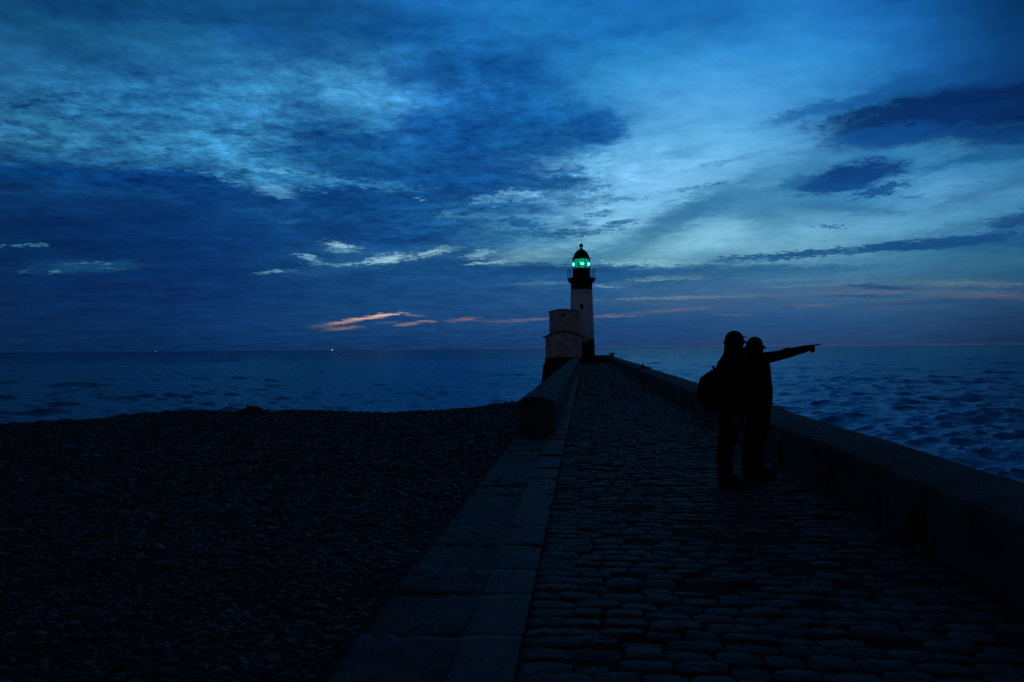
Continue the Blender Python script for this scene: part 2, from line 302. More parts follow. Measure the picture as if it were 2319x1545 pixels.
def water_mat():
    m = bpy.data.materials.new('sea_water'); m.use_nodes = True
    t = NT(m.node_tree); t.N.clear()
    v = t.node('ShaderNodeTexCoord').outputs['Object']
    x, y, z = t.sep(v)
    vs = t.xyz(t.m('MULTIPLY', x, .5), y, 0.0)
    h = t.m('ADD', t.m('MULTIPLY', t.noise(vs, 2.6, 5, .6), .09), t.m('MULTIPLY', t.noise(vs, 9.0, 4, .6), .016))
    h = t.m('ADD', h, t.m('MULTIPLY', t.noise(vs, .9, 6, .65), .12))
    h = t.m('ADD', h, t.m('MULTIPLY', t.noise(vs, .16, 4, .6), .3))
    bp = t.node('ShaderNodeBump'); bp.inputs['Strength'].default_value = 1.0; bp.inputs['Distance'].default_value = 1.0
    t.put(bp.inputs['Height'], h)
    d = t.node('ShaderNodeBsdfDiffuse'); d.inputs[0].default_value = (.003, .015, .032, 1)
    g = t.node('ShaderNodeBsdfGlossy'); g.inputs[0].default_value = (.38, .58, .74, 1); g.inputs['Roughness'].default_value = .16
    f = t.node('ShaderNodeFresnel'); f.inputs[0].default_value = 1.30
    for n in (d, g, f): t.L.new(bp.outputs[0], n.inputs['Normal'])
    mx = t.node('ShaderNodeMixShader'); t.put(mx.inputs[0], t.m('MULTIPLY', f.outputs[0], .55)); t.L.new(d.outputs[0], mx.inputs[1]); t.L.new(g.outputs[0], mx.inputs[2])
    o = t.node('ShaderNodeOutputMaterial'); t.L.new(mx.outputs[0], o.inputs[0])
    return m
M['sea'] = water_mat()

def emit(name, col, strength, var=None):
    m = bpy.data.materials.new(name); m.use_nodes = True
    t = NT(m.node_tree); t.N.clear()
    e = t.node('ShaderNodeEmission'); e.inputs[0].default_value = (*col, 1)
    if var:
        v = t.node('ShaderNodeTexCoord').outputs['Object']
        x, y, z = t.sep(v)
        w = t.m('ADD', .55, t.m('MULTIPLY', t.m('SINE', t.m('MULTIPLY', z, var)), .3))
        n = t.noise(t.xyz(t.m('MULTIPLY', x, 6.0), t.m('MULTIPLY', y, 6.0), z), 2.0, 3)
        t.put(e.inputs[1], t.m('MULTIPLY', t.m('MULTIPLY', w, t.mr(n, .3, .7, .3, 1.6)), strength))
    else: e.inputs[1].default_value = strength
    o = t.node('ShaderNodeOutputMaterial'); t.L.new(e.outputs[0], o.inputs[0])
    return m
M['lens'] = emit('lit_green_lens', (.0, .72, .42), .85, 60)
M['bull'] = emit('lit_lens_centre', (.16, 1.0, .85), 2.2)
M['lampcore'] = emit('green_lamp', (.02, .9, .12), 1.1)
M['boatlight'] = emit('warm_masthead_lamp', (1.0, .7, .4), 9)
def glass_mat():
    m = bpy.data.materials.new('lantern_glass'); m.use_nodes = True
    t = NT(m.node_tree); t.N.clear()
    tr = t.node('ShaderNodeBsdfTransparent'); tr.inputs[0].default_value = (.82, .95, .9, 1)
    gl = t.node('ShaderNodeBsdfGlossy'); gl.inputs['Roughness'].default_value = .08
    fr = t.node('ShaderNodeFresnel'); fr.inputs[0].default_value = 1.45
    mx = t.node('ShaderNodeMixShader'); t.L.new(fr.outputs[0], mx.inputs[0]); t.L.new(tr.outputs[0], mx.inputs[1]); t.L.new(gl.outputs[0], mx.inputs[2])
    o = t.node('ShaderNodeOutputMaterial'); t.L.new(mx.outputs[0], o.inputs[0])
    return m
M['glass'] = glass_mat()

# ------------------------------------------------------------------ object helpers
def tag(o, label=None, cat=None, group=None, kind=None):
    if label: o['label'] = label
    if cat: o['category'] = cat
    if group: o['group'] = group
    if kind: o['kind'] = kind
    return o
def empty(name, loc=(0,0,0), rz=0.0):
    o = bpy.data.objects.new(name, None); COL.objects.link(o); o.location = loc; o.rotation_euler = (0, 0, rz); o.empty_display_size = .2
    return o
def link(name, me, m, parent=None, smooth=False):
    o = bpy.data.objects.new(name, me); COL.objects.link(o)
    if m: me.materials.append(m)
    if smooth: me.polygons.foreach_set('use_smooth', [True]*len(me.polygons))
    if parent: o.parent = parent
    return o
def from_np(name, V, F, m, parent=None, smooth=False, tint=None):
    V = np.asarray(V, float); F = np.asarray(F, int)
    me = bpy.data.meshes.new(name)
    me.vertices.add(len(V)); me.vertices.foreach_set('co', V.ravel())
    me.loops.add(F.size); me.loops.foreach_set('vertex_index', F.ravel())
    me.polygons.add(len(F)); me.polygons.foreach_set('loop_start', np.arange(0, F.size, F.shape[1])); me.polygons.foreach_set('loop_total', np.full(len(F), F.shape[1]))
    me.update(calc_edges=True); me.validate()
    if tint is not None:
        a = me.attributes.new('tint', 'FLOAT_COLOR', 'POINT')
        c = np.ones((len(V), 4)); c[:, :3] = tint
        a.data.foreach_set('color', c.ravel())
    return link(name, me, m, parent, smooth)
class MB:
    """collects solids in one bmesh"""
    def __init__(s): s.b = bmesh.new()
    def box(s, c, size, rz=0.0, bev=0.0, taper=1.0):
        r = bmesh.ops.create_cube(s.b, size=1.0); vs = r['verts']
        for v in vs:
            k = taper if v.co.z > 0 else 1.0
            v.co = Vector((v.co.x*size[0]*k, v.co.y*size[1]*k, v.co.z*size[2]))
        if bev:
            es = list({e for v in vs for e in v.link_edges})
            g = bmesh.ops.bevel(s.b, geom=es, offset=bev, segments=2, profile=.6, affect='EDGES'); vs = list({v for f in g['faces'] for v in f.verts} | {v for v in vs if v.is_valid})
        mt = Matrix.Translation(c) @ Matrix.Rotation(rz, 4, 'Z')
        for v in vs: v.co = mt @ v.co
        return s
    def tube(s, pts, radii, seg=14, ref=None, round_ends=True, closed_caps=True):
        pts = [Vector(p) for p in pts]; rr = [(r, r) if not isinstance(r, (tuple, list)) else r for r in radii]
        if round_ends:
            def cap(p, q, r):
                d = (p-q).normalized(); m_ = min(r); return [(p+d*m_*.55, (r[0]*.83, r[1]*.83)), (p+d*m_*.85, (r[0]*.5, r[1]*.5)), (p+d*m_*.98, (r[0]*.15, r[1]*.15))]
            a = cap(pts[0], pts[1], rr[0])[::-1]; b = cap(pts[-1], pts[-2], rr[-1])
            seq = a + list(zip(pts, rr)) + b
        else: seq = list(zip(pts, rr))
        P = [p for p, _ in seq]; rings = []
        for i, (p, r) in enumerate(seq):
            t = (P[min(i+1, len(P)-1)]-P[max(i-1, 0)]).normalized()
            rf = Vector(ref) if ref is not None else (Vector((0, 0, 1)) if abs(t.z) < .9 else Vector((1, 0, 0)))
            u = (rf - t*rf.dot(t)).normalized(); w = t.cross(u)
            rings.append([s.b.verts.new(p + u*(r[0]*math.cos(2*math.pi*k/seg)) + w*(r[1]*math.sin(2*math.pi*k/seg))) for k in range(seg)])
        for a, b in zip(rings, rings[1:]):
            for k in range(seg): s.b.faces.new((a[k], a[(k+1) % seg], b[(k+1) % seg], b[k]))
        if closed_caps:
            s.b.faces.new(rings[0][::-1]); s.b.faces.new(rings[-1])
        return s
    def ball(s, c, r, sub=3):
        r3 = r if isinstance(r, (tuple, list)) else (r, r, r)
        g = bmesh.ops.create_icosphere(s.b, subdivisions=sub, radius=1.0)
        for v in g['verts']: v.co = Vector((v.co.x*r3[0]+c[0], v.co.y*r3[1]+c[1], v.co.z*r3[2]+c[2]))
        return s
    def lathe(s, prof, c=(0, 0, 0), seg=40):
        rings = []
        for r, z in prof:
            rings.append([s.b.verts.new((c[0]+max(r, .0005)*math.cos(2*math.pi*k/seg), c[1]+max(r, .0005)*math.sin(2*math.pi*k/seg), c[2]+z)) for k in range(seg)])
        for a, b in zip(rings, rings[1:]):
            for k in range(seg): s.b.faces.new((a[k], a[(k+1) % seg], b[(k+1) % seg], b[k]))
        s.b.faces.new(rings[0][::-1]); s.b.faces.new(rings[-1])
        return s
    def prism(s, prof, y0, y1):
        a = [s.b.verts.new((x, y0, z)) for x, z in prof]; b = [s.b.verts.new((x, y1, z)) for x, z in prof]
        n = len(prof)
        for i in range(n): s.b.faces.new((a[i], a[(i+1) % n], b[(i+1) % n], b[i]))
        s.b.faces.new(a[::-1]); s.b.faces.new(b)
        return s
    def mesh(s, name):
        bmesh.ops.recalc_face_normals(s.b, faces=s.b.faces)
        me = bpy.data.meshes.new(name); s.b.to_mesh(me); s.b.free(); return me
    def build(s, name, m, parent=None, smooth=False): return link(name, s.mesh(name), m, parent, smooth)
    def remesh(s, name, m, parent=None, voxel=.01, smooth_it=4):
        me = s.mesh(name+'_src'); o = bpy.data.objects.new(name+'_src', me); COL.objects.link(o)
        r = o.modifiers.new('r', 'REMESH'); r.mode = 'VOXEL'; r.voxel_size = voxel
        q = o.modifiers.new('s', 'SMOOTH'); q.factor = .5; q.iterations = smooth_it
        dg = bpy.context.evaluated_depsgraph_get(); me2 = bpy.data.meshes.new_from_object(o.evaluated_get(dg), depsgraph=dg)
        bpy.data.objects.remove(o); bpy.data.meshes.remove(me)
        me2.name = name; me2.materials.clear()
        return link(name, me2, m, parent, True)
# ------------------------------------------------------------------ sea
SEA = -4.0
def build_sea():
    na, nr = 820, 820
    rr = np.concatenate([[0.5], np.exp(np.linspace(math.log(9), math.log(420), nr-8)), [700, 1200, 2500, 6000, 14000, 30000, 60000]])
    A = np.concatenate([np.linspace(-180, -40, 14)[:-1], np.linspace(-40, 52, na), np.linspace(52, 180, 14)[1:]])
    AA, RR = np.meshgrid(np.radians(A), rr)
    X = RR*np.sin(AA); Y = RR*np.cos(AA)
    Z = np.zeros_like(X); DX = np.zeros_like(X); DY = np.zeros_like(X)
    cell = np.maximum(RR*0.0048, RR*math.radians(92/na))
    rs = np.random.RandomState(5)
    for i in range(146):
        lam = math.exp(rs.uniform(math.log(.45), math.log(6.5)))
        if i >= 120: lam = math.exp(rs.uniform(math.log(6), math.log(17)))
        th = R(200)+rs.normal(0, .55 if i < 120 else .4)      # wave travel: towards the pier from the open sea
        k = 2*math.pi/lam; amp = 0.0125*lam**0.55*rs.uniform(.4, 1.2)
        if i >= 120: amp = .0060*lam*rs.uniform(.5, 1.2)
        fade = np.clip((lam/(cell*2.0))-1, 0, 1)
        ph = k*(X*math.cos(th+R(90))+Y*math.sin(th+R(90)))+rs.uniform(0, 7)
        # groups: waves come in patches
        gq = .7+.3*np.sin(k*.13*(X*math.cos(th+1.9)+Y*math.sin(th+1.9))+rs.uniform(0, 7))*np.sin(k*.09*(X*math.sin(th)+Y*math.cos(th))+rs.uniform(0, 7))
        a = amp*fade*gq
        Z += a*np.sin(ph); DX += 1.25*a*math.cos(th+R(90))*np.cos(ph); DY += 1.25*a*math.sin(th+R(90))*np.cos(ph)
    V = np.stack([X+DX, Y+DY, SEA+Z], -1).reshape(-1, 3)
    nrow, ncol = X.shape
    i = np.arange(nrow-1)[:, None]*ncol + np.arange(ncol-1)[None, :]
    F = np.stack([i, i+1, i+ncol+1, i+ncol], -1).reshape(-1, 4)[:, ::-1]
    o = from_np('sea', V, F, M['sea'], smooth=True)
    tag(o, kind='structure')
build_sea()

# ------------------------------------------------------------------ pier body, kerb stones and setts
def build_pier():
    b = MB()
    prof = [(-1.27, -.03), (3.5, -.03), (3.55, -.4), (4.2, -8.0), (-2.0, -8.0), (-1.30, -.4)]
    b.prism(prof, -12.0, 103.0)
    b.prism([(-4.6, -.05), (3.6, -.05), (4.3, -8), (-5.6, -8)], 87.7, 103.6)
    o = b.build('pier', M['pier']); tag(o, kind='structure')
build_pier()

def stones(name, rects, m, edge, drop, nx=6, ny=5, dome=.012, rough=.004, tv=.25):
    """rects: (cx, cy, hx, hy, z, tilt) -> rounded stone tops with skirts, one mesh"""
    sx = np.concatenate([[-1], np.linspace(-1, 1, nx), [1]]); sy = np.concatenate([[-1], np.linspace(-1, 1, ny), [1]])
    S, T = np.meshgrid(sx, sy); nv = S.size
    skirt = np.ones_like(S, bool); skirt[1:-1, 1:-1] = False
    i = np.arange(S.shape[0]-1)[:, None]*S.shape[1]+np.arange(S.shape[1]-1)[None, :]
    F0 = np.stack([i, i+1, i+S.shape[1]+1, i+S.shape[1]], -1).reshape(-1, 4)
    V, Fs, C = [], [], []
    for q, (cx, cy, hx, hy, z, tilt) in enumerate(rects):
        c = 1-edge*(T**4); d = 1-edge*(S**4)
        wob = RS.normal(0, .03, 4)
        x = cx + hx*S*c*(1+wob[0]*T); y = cy + hy*T*d*(1+wob[1]*S) + wob[2]*hy*.5*S
        e = np.maximum(np.abs(S), np.abs(T))
        zz = z - dome*(np.abs(S)**3+np.abs(T)**3) + RS.normal(0, rough, S.shape) + tilt[0]*S + tilt[1]*T
        zz = np.where(skirt, z-drop, zz)
        V.append(np.stack([x, y, zz], -1).reshape(-1, 3)); Fs.append(F0+q*nv)
        k = max(.35, 1+RS.normal(0, tv)); C.append(np.tile(np.array([k, k*RS.uniform(.96, 1.03), k*RS.uniform(.93, 1.04)]), (nv, 1)))
    o = from_np(name, np.concatenate(V), np.concatenate(Fs), m, smooth=True, tint=np.concatenate(C))
    return o
def build_paving():
    b = MB(); b.box((1.12, 45, -.040), (4.9, 114, .055)); o = b.build('roadway_bed', M['bed']); tag(o, kind='structure')
    rects = []
    y = -2.0
    while y < 91.5:
        far = y > 30
        h = random.uniform(.145, .185)*(1.0 if not far else 1.6)
        x = -.348 + random.uniform(-.1, .0)
        while x < 2.72:
            w = random.uniform(.20, .31)*(1.0 if not far else 1.3)
            x1 = min(x+w, 2.74)
            cx = (x+x1)/2
            if x1-x > .09 and cx > -.35:
                wave = .03*math.sin(cx*2.1+y*.35)+.02*math.sin(cx*4.3+1.7*y)
                sag = -.006*math.sin(cx*1.7+y*.8)-.008*math.sin(y*1.1+.6*cx)
                lo = random.random() < .035
                if not (lo and random.random() < .25):
                    rects.append((max(cx, -.350+(x1-x)/2), y+wave+h/2, (x1-x)/2-.007, h/2-.006, .004+sag+random.gauss(0, .006)-(.02 if lo else 0), (random.gauss(0, .004), random.gauss(0, .005))))
            x = x1
        y += h
    near = [r for r in rects if r[1] < 26]; far = [r for r in rects if r[1] >= 26]
    o1 = stones('cobbled_road', near, M['sett'], .09, .06, 8, 7, .0065, .0026, .24)
    tag(o1, kind='structure')
    o2 = stones('cobbled_road', far, M['sett'], .1, .06, 3, 3, .008, .003, .28)
    tag(o2, kind='structure')
    for nm, x0, x1, tv, rough in (('kerb_edge', -1.262, -.70, .16, .006), ('kerb_strip', -.688, -.362, .12, .003)):
        rs = []; y = -2.0+(0 if x0 < -1 else .04)
        ys = [-2]
        random.seed(31)
        while ys[-1] < 92: ys.append(ys[-1]+random.uniform(.52, .88))
        for a, c in zip(ys, ys[1:]):
            j = random.uniform(-.02, .02) if x0 < -1 else 0
            rs.append(((x0+x1)/2, (a+c)/2+j, (x1-x0)/2+.001, (c-a)/2-.005, .014+random.gauss(0, .005)+(.006 if x0 > -1 else 0), (random.gauss(0, .006), random.gauss(0, .005))))
        o = stones(nm, rs, M['kerb' if x0 < -1 else 'kerb_pale'], .008, .2, 14, 12, .006 if x0 < -1 else .004, rough, tv)
        tag(o, kind='structure')
build_paving()
b = MB(); b.box((-.812, 45, -.052), (.89, 94, .11)); tag(b.build('kerb_bed', M['kerb']), kind='structure')

# ------------------------------------------------------------------ parapet walls (real recesses for the drain holes)
def arc_profile(xi, xo, hi, ho, rise, base=-.06, n=8):
    pr = [(xi, base), (xi, hi-.05), (xi+.012*(1 if xo > xi else -1), hi-.015)]
    for k in range(n+1):
        s = k/n; x = xi+(xo-xi)*(.06+.88*s); pr.append((x, hi+(ho-hi)*s+rise*math.sin(math.pi*s)))
    pr += [(xo-.012*(1 if xo > xi else -1), ho-.015), (xo, ho-.05), (xo+(.05 if xo > xi else -.05), base)]
    return pr
def wall_mesh(prof, y0, y1, joint, jit=.003, first=None):
    ys = []; y = y0; joints = []
    yj = y0+(first or joint)
    while yj < y1-.3: joints.append(yj); yj += joint*random.uniform(.93, 1.07)
    base = np.arange(y0, y1, .35 if y1-y0 < 60 else .6)
    rows = [(float(v), 0) for v in base if all(abs(v-j) > .03 for j in joints)] + [(y1, 0)]
    for j in joints: rows += [(j-.011, 0), (j-.005, 1), (j+.005, 1), (j+.011, 0)]
    rows.sort()
    P = np.array(prof); cx, cz = P[:, 0].mean(), P[:, 1].mean()
    V = []; n = len(prof); off = RS.normal(0, .004)
    bi = 0
    for (yy, ins) in rows:
        Q = P.copy()
        if ins:
            Q[:, 0] = cx+(Q[:, 0]-cx)*.965; Q[:, 1] = np.where(P[:, 1] > 0, Q[:, 1]-.03, Q[:, 1])
        else:
            Q[1:-1] += RS.normal(0, jit, Q[1:-1].shape)
            Q[:, 1] += np.where(P[:, 1] > 0.1, .006*math.sin(yy*.9)+.004*math.sin(yy*2.3), 0)
        V += [(q[0], yy, q[1]) for q in Q]
    bm = bmesh.new(); vs = [bm.verts.new(v) for v in V]
    for r in range(len(rows)-1):
        for k in range(n):
            a, b_ = r*n+k, r*n+(k+1) % n
            bm.faces.new((vs[a], vs[b_], vs[b_+n], vs[a+n]))
    bm.faces.new(vs[:n][::-1]); bm.faces.new(vs[-n:])
    bmesh.ops.recalc_face_normals(bm, faces=bm.faces)
    return bm
def boolean_diff(me, cutters):
    a = bpy.data.objects.new('a', me); COL.objects.link(a)
    b = bpy.data.objects.new('b', cutters); COL.objects.link(b)
    md = a.modifiers.new('d', 'BOOLEAN'); md.operation = 'DIFFERENCE'; md.object = b; md.solver = 'EXACT'
    dg = bpy.context.evaluated_depsgraph_get(); dg.update()
    out = bpy.data.meshes.new_from_object(a.evaluated_get(dg), depsgraph=dg)
    bpy.data.objects.remove(a); bpy.data.objects.remove(b)
    return out
def build_walls():
    prof = arc_profile(2.69, 3.46, .53, .54, .055)
    bm = wall_mesh(prof, -5.0, 41.0, 1.75, first=.97)
    me = bpy.data.meshes.new('w'); bm.to_mesh(me); bm.free()
    cut = MB()
    for k in range(-3, 16):
        yc = 6.70+2.27*k+random.uniform(-.05, .05)
        w = .19; pr = [(-w, -.02), (w, -.02), (w, .19)]+[(w*math.cos(a), .19+.14*math.sin(a)) for a in np.linspace(0, math.pi, 9)[1:-1]]+[(-w, .19)]
        bb = cut.b
        a = [bb.verts.new((2.55, yc+p[0], p[1])) for p in pr]; c = [bb.verts.new((3.14, yc+p[0], p[1])) for p in pr]
        for i in range(len(pr)): bb.faces.new((a[i], a[(i+1) % len(pr)], c[(i+1) % len(pr)], c[i]))
        bb.faces.new(a[::-1]); bb.faces.new(c)
    me2 = boolean_diff(me, cut.mesh('c')); me2.materials.clear()
    o = link('parapet_wall', me2, M['concrete'])
    tag(o, 'long low rounded concrete sea wall with arched drain holes, beside the two people', 'wall')
    prof = arc_profile(2.66, 3.40, .60, .61, .05)
    bm = wall_mesh(prof, 41.03, 91.9, 2.4)
    me = bpy.data.meshes.new('wall'); bm.to_mesh(me); bm.free()
    o = link('parapet_wall', me, M['concrete']); tag(o, 'farther stretch of the sea wall, a step higher, running up to the far end wall', 'wall')
    prof = arc_profile(-.56, -1.227, .63, .68, .045)
    bm = wall_mesh(prof, 14.9, 87.6, 2.1)
    me = bpy.data.meshes.new('wall'); bm.to_mesh(me); bm.free()
    o = link('parapet_wall', me, M['concrete']); tag(o, 'low rounded stone wall starting at a square end beside the shingle and leading to the white hut', 'wall')
    b = MB(); b.box((2.22, 92.35, .39), (2.36, .8, .86), bev=.05)
    o = b.build('end_wall', M['pier']); tag(o, 'dark short wall across the pier to the right of the lighthouse foot', 'wall')
    b = MB(); b.box((1.55, 91.88, .56), (.32, .12, .05), bev=.01)
    o = b.build('stone_ledge', M['palestone']); tag(o, 'small pale ledge on the dark wall by the lighthouse foot', 'ledge')
    # bollard on the corner and the little post on the wall
    e = empty('mooring_bollard', (3.13, 92.2, .66)); tag(e, 'dark squat mooring bollard on the far corner of the sea wall', 'bollard')
    MB().lathe([(.27, 0), (.27, .05), (.16, .09), (.13, .2), (.14, .26)], seg=20).build('post', M['iron'], e, True)
    MB().lathe([(.14, .25), (.24, .29), (.26, .34), (.2, .40), (.06, .44)], seg=20).build('cap', M['iron'], e, True)
    b = MB(); b.tube([(-.45, 0, .3), (.45, 0, .3)], [.045, .045], 10); b.build('crossbar', M['iron'], e, True)
    p = at_y(1456, 832, 41.0)
    b = MB(); b.lathe([(.045, -.1), (.045, .1), (.055, .105), (.055, .13), (.03, .15)], (p.x, 41.1, .66), 12)
    o = b.build('iron_stump', M['iron']); tag(o, 'short dark iron stump where the two stretches of sea wall meet', 'post')
build_walls()

# ------------------------------------------------------------------ shingle beach
def build_beach():
    cr = [(-100, 963), (0, 963), (200, 954), (340, 940), (400, 937), (600, 934), (800, 935), (1000, 928), (1130, 922), (1180, 918)]
    az_, r_ = [], []
    for x, y in cr:
        p = at_z(x, y, -.28); az_.append(math.atan2(p.x, p.y)); r_.append(math.hypot(p.x, p.y))
    def noise2(x, y, f, s):
        rs = np.random.RandomState(s); v = 0
        for i in range(7):
            a = rs.uniform(0, 6.28); k = f*rs.uniform(.6, 1.6); v = v+np.sin(k*(x*math.cos(a)+y*math.sin(a))+rs.uniform(0, 6.28))
        return v/3.5
    def height(X, Y):
        az = np.arctan2(X, Y); r = np.hypot(X, Y)
        rc = np.interp(az, az_, r_)
        rc = np.where(Y < 0.5, 60, rc)
        z = -.10-.18*np.clip(r/np.maximum(rc, .1), 0, 1)**1.5
        z = z + .035*noise2(X, Y, .9, 3)+.022*noise2(X, Y, 2.6, 4)+.012*noise2(X, Y, 7, 5)
        z = z - .10*np.clip((-1.3-X)/2.0, 0, 1)*np.clip(1-r/20, 0, 1)
        for lx, ly, lh, lw in ((575, 936, .17, .35), (555, 938, .07, .8), (430, 938, .06, .3), (340, 942, .05, .35), (165, 957, .05, .35)):
            q = at_z(lx, ly, -.25); f_ = .965; z = z+lh*np.exp(-(((X-q.x*f_)**2+(Y-q.y*f_)**2)/lw**2))
        z = z + .05*noise2(X, Y, 1.7, 8)*np.clip(1-np.abs(r-rc)/4, 0, 1)
        over = np.clip(r-rc, 0, None)
        z = z - .21*over*over/(over+1.2)
        return z
    def sheet(name, x0, x1, y0, y1, st):
        xs = np.arange(x0, x1+1e-6, st); ys = np.arange(y0, y1+1e-6, st)
        X, Y = np.meshgrid(xs, ys); Z = height(X, Y)
        V = np.stack([X, Y, Z], -1).reshape(-1, 3); n = len(xs)
        i = np.arange(len(ys)-1)[:, None]*n+np.arange(n-1)[None, :]
        F = np.stack([i, i+1, i+n+1, i+n], -1).reshape(-1, 4)
        return V, F
    V, F = sheet('b', -60, -1.22, -9, 66, .2)
    o = from_np('beach', V, F, M['sand'], smooth=True); tag(o, kind='structure')
    # pebbles: uncountable, scattered over the part of the beach one can see
    V, F = sheet('p', -17, -1.26, 1.5, 31, .16)
    V[:, 2] -= .004
    c = V[F].mean(1); r = np.hypot(c[:, 0], c[:, 1]); az = np.arctan2(c[:, 0], c[:, 1])
    rc = np.interp(az, az_, r_)
    keep = (az > R(-44)) & (r < rc+1.6)
    F = F[keep]
    us, inv = np.unique(F, return_inverse=True); V = V[us]; F = inv.reshape(-1, 4)
    o = from_np('shingle', V, F, M['sand'], smooth=True); tag(o, kind='stuff', cat='pebbles', label='grey flint pebbles covering the dark beach left of the pier')
    me = o.data; rv = np.hypot(V[:, 0], V[:, 1])
    near = np.clip(1-(rv-6)/9, 0, 1)
    a = me.attributes.new('dens', 'FLOAT', 'POINT'); a.data.foreach_set('value', 130+620*near)
    a = me.attributes.new('size', 'FLOAT', 'POINT'); a.data.foreach_set('value', 1.25-.62*near)
    ng = bpy.data.node_groups.new('scatter', 'GeometryNodeTree')
    ng.interface.new_socket('Geometry', in_out='INPUT', socket_type='NodeSocketGeometry')
    ng.interface.new_socket('Geometry', in_out='OUTPUT', socket_type='NodeSocketGeometry')
    N, L = ng.nodes, ng.links
    gi = N.new('NodeGroupInput'); go = N.new('NodeGroupOutput')
    def attr(n):
        q = N.new('GeometryNodeInputNamedAttribute'); q.data_type = 'FLOAT'; q.inputs[0].default_value = n; return q.outputs[0]
    ds = N.new('GeometryNodeDistributePointsOnFaces'); ds.distribute_method = 'RANDOM'
    L.new(gi.outputs[0], ds.inputs['Mesh']); L.new(attr('dens'), ds.inputs['Density'])
    g2i = N.new('GeometryNodeGeometryToInstance')
    for k in range(4):
        ico = N.new('GeometryNodeMeshIcoSphere'); ico.inputs['Subdivisions'].default_value = 3; ico.inputs['Radius'].default_value = 1.0
        sp = N.new('GeometryNodeSetPosition'); L.new(ico.outputs[0], sp.inputs['Geometry'])
        ns = N.new('ShaderNodeTexNoise'); ns.noise_dimensions = '4D'; ns.inputs['W'].default_value = k*3.7; ns.inputs['Scale'].default_value = .9; ns.inputs['Detail'].default_value = 1.5
        sb = N.new('ShaderNodeVectorMath'); sb.operation = 'SUBTRACT'; sb.inputs[1].default_value = (.5, .5, .5); L.new(ns.outputs[1], sb.inputs[0])
        sc = N.new('ShaderNodeVectorMath'); sc.operation = 'SCALE'; sc.inputs['Scale'].default_value = 1.15; L.new(sb.outputs[0], sc.inputs[0])
        L.new(sc.outputs[0], sp.inputs['Offset'])
        sm = N.new('GeometryNodeSetMaterial'); sm.inputs['Material'].default_value = M['pebble']; L.new(sp.outputs[0], sm.inputs[0])
        L.new(sm.outputs[0], g2i.inputs[0])
    ip = N.new('GeometryNodeInstanceOnPoints'); L.new(ds.outputs[0], ip.inputs['Points']); L.new(g2i.outputs[0], ip.inputs['Instance'])
    ip.inputs['Pick Instance'].default_value = True
    rot = N.new('FunctionNodeRandomValue'); rot.data_type = 'FLOAT_VECTOR'; rot.inputs[0].default_value = (-.5, -.5, 0); rot.inputs[1].default_value = (.5, .5, 6.28)
    L.new(rot.outputs[0], ip.inputs['Rotation'])
    s1 = N.new('FunctionNodeRandomValue'); s1.data_type = 'FLOAT_VECTOR'; s1.inputs[0].default_value = (.018, .014, .009); s1.inputs[1].default_value = (.046, .034, .024); s1.inputs['Seed'].default_value = 3
    s2 = N.new('FunctionNodeRandomValue'); s2.data_type = 'FLOAT'; s2.inputs[2].default_value = 0.0; s2.inputs[3].default_value = 1.0; s2.inputs['Seed'].default_value = 9
    pw = N.new('ShaderNodeMath'); pw.operation = 'POWER'; L.new(s2.outputs[1], pw.inputs[0]); pw.inputs[1].default_value = 5.0
    ma = N.new('ShaderNodeMath'); ma.operation = 'MULTIPLY_ADD'; L.new(pw.outputs[0], ma.inputs[0]); ma.inputs[1].default_value = 1.5; ma.inputs[2].default_value = .85
    ms = N.new('ShaderNodeMath'); ms.operation = 'MULTIPLY'; L.new(ma.outputs[0], ms.inputs[0]); L.new(attr('size'), ms.inputs[1])
    vs = N.new('ShaderNodeVectorMath'); vs.operation = 'SCALE'; L.new(s1.outputs[0], vs.inputs[0]); L.new(ms.outputs[0], vs.inputs['Scale'])
    L.new(vs.outputs[0], ip.inputs['Scale'])
    jg = N.new('GeometryNodeJoinGeometry'); L.new(ip.outputs[0], jg.inputs[0]); L.new(gi.outputs[0], jg.inputs[0])
    L.new(jg.outputs[0], go.inputs[0])
    md = o.modifiers.new('pebbles', 'NODES'); md.node_group = ng
    # pebble tone varies per stone
    t = NT(M['pebble'].node_tree); b = t.N['Principled BSDF']
    oi = t.node('ShaderNodeObjectInfo'); src = b.inputs['Base Color'].links[0].from_socket
    rp = t.node('ShaderNodeValToRGB'); t.L.new(oi.outputs['Random'], rp.inputs[0])
    e = rp.color_ramp.elements; e[0].color = (.35, .34, .33, 1); e[1].color = (6, 6.2, 6.4, 1); e[1].position = 1.0
    for p_, c_ in ((.45, .7), (.8, 1.1), (.92, 1.8), (.965, 3.6)):
        q = e.new(p_); q.color = (c_, c_, c_, 1)
    t.put(b.inputs['Base Color'], t.vm('MULTIPLY', src, rp.outputs[0]))
build_beach()

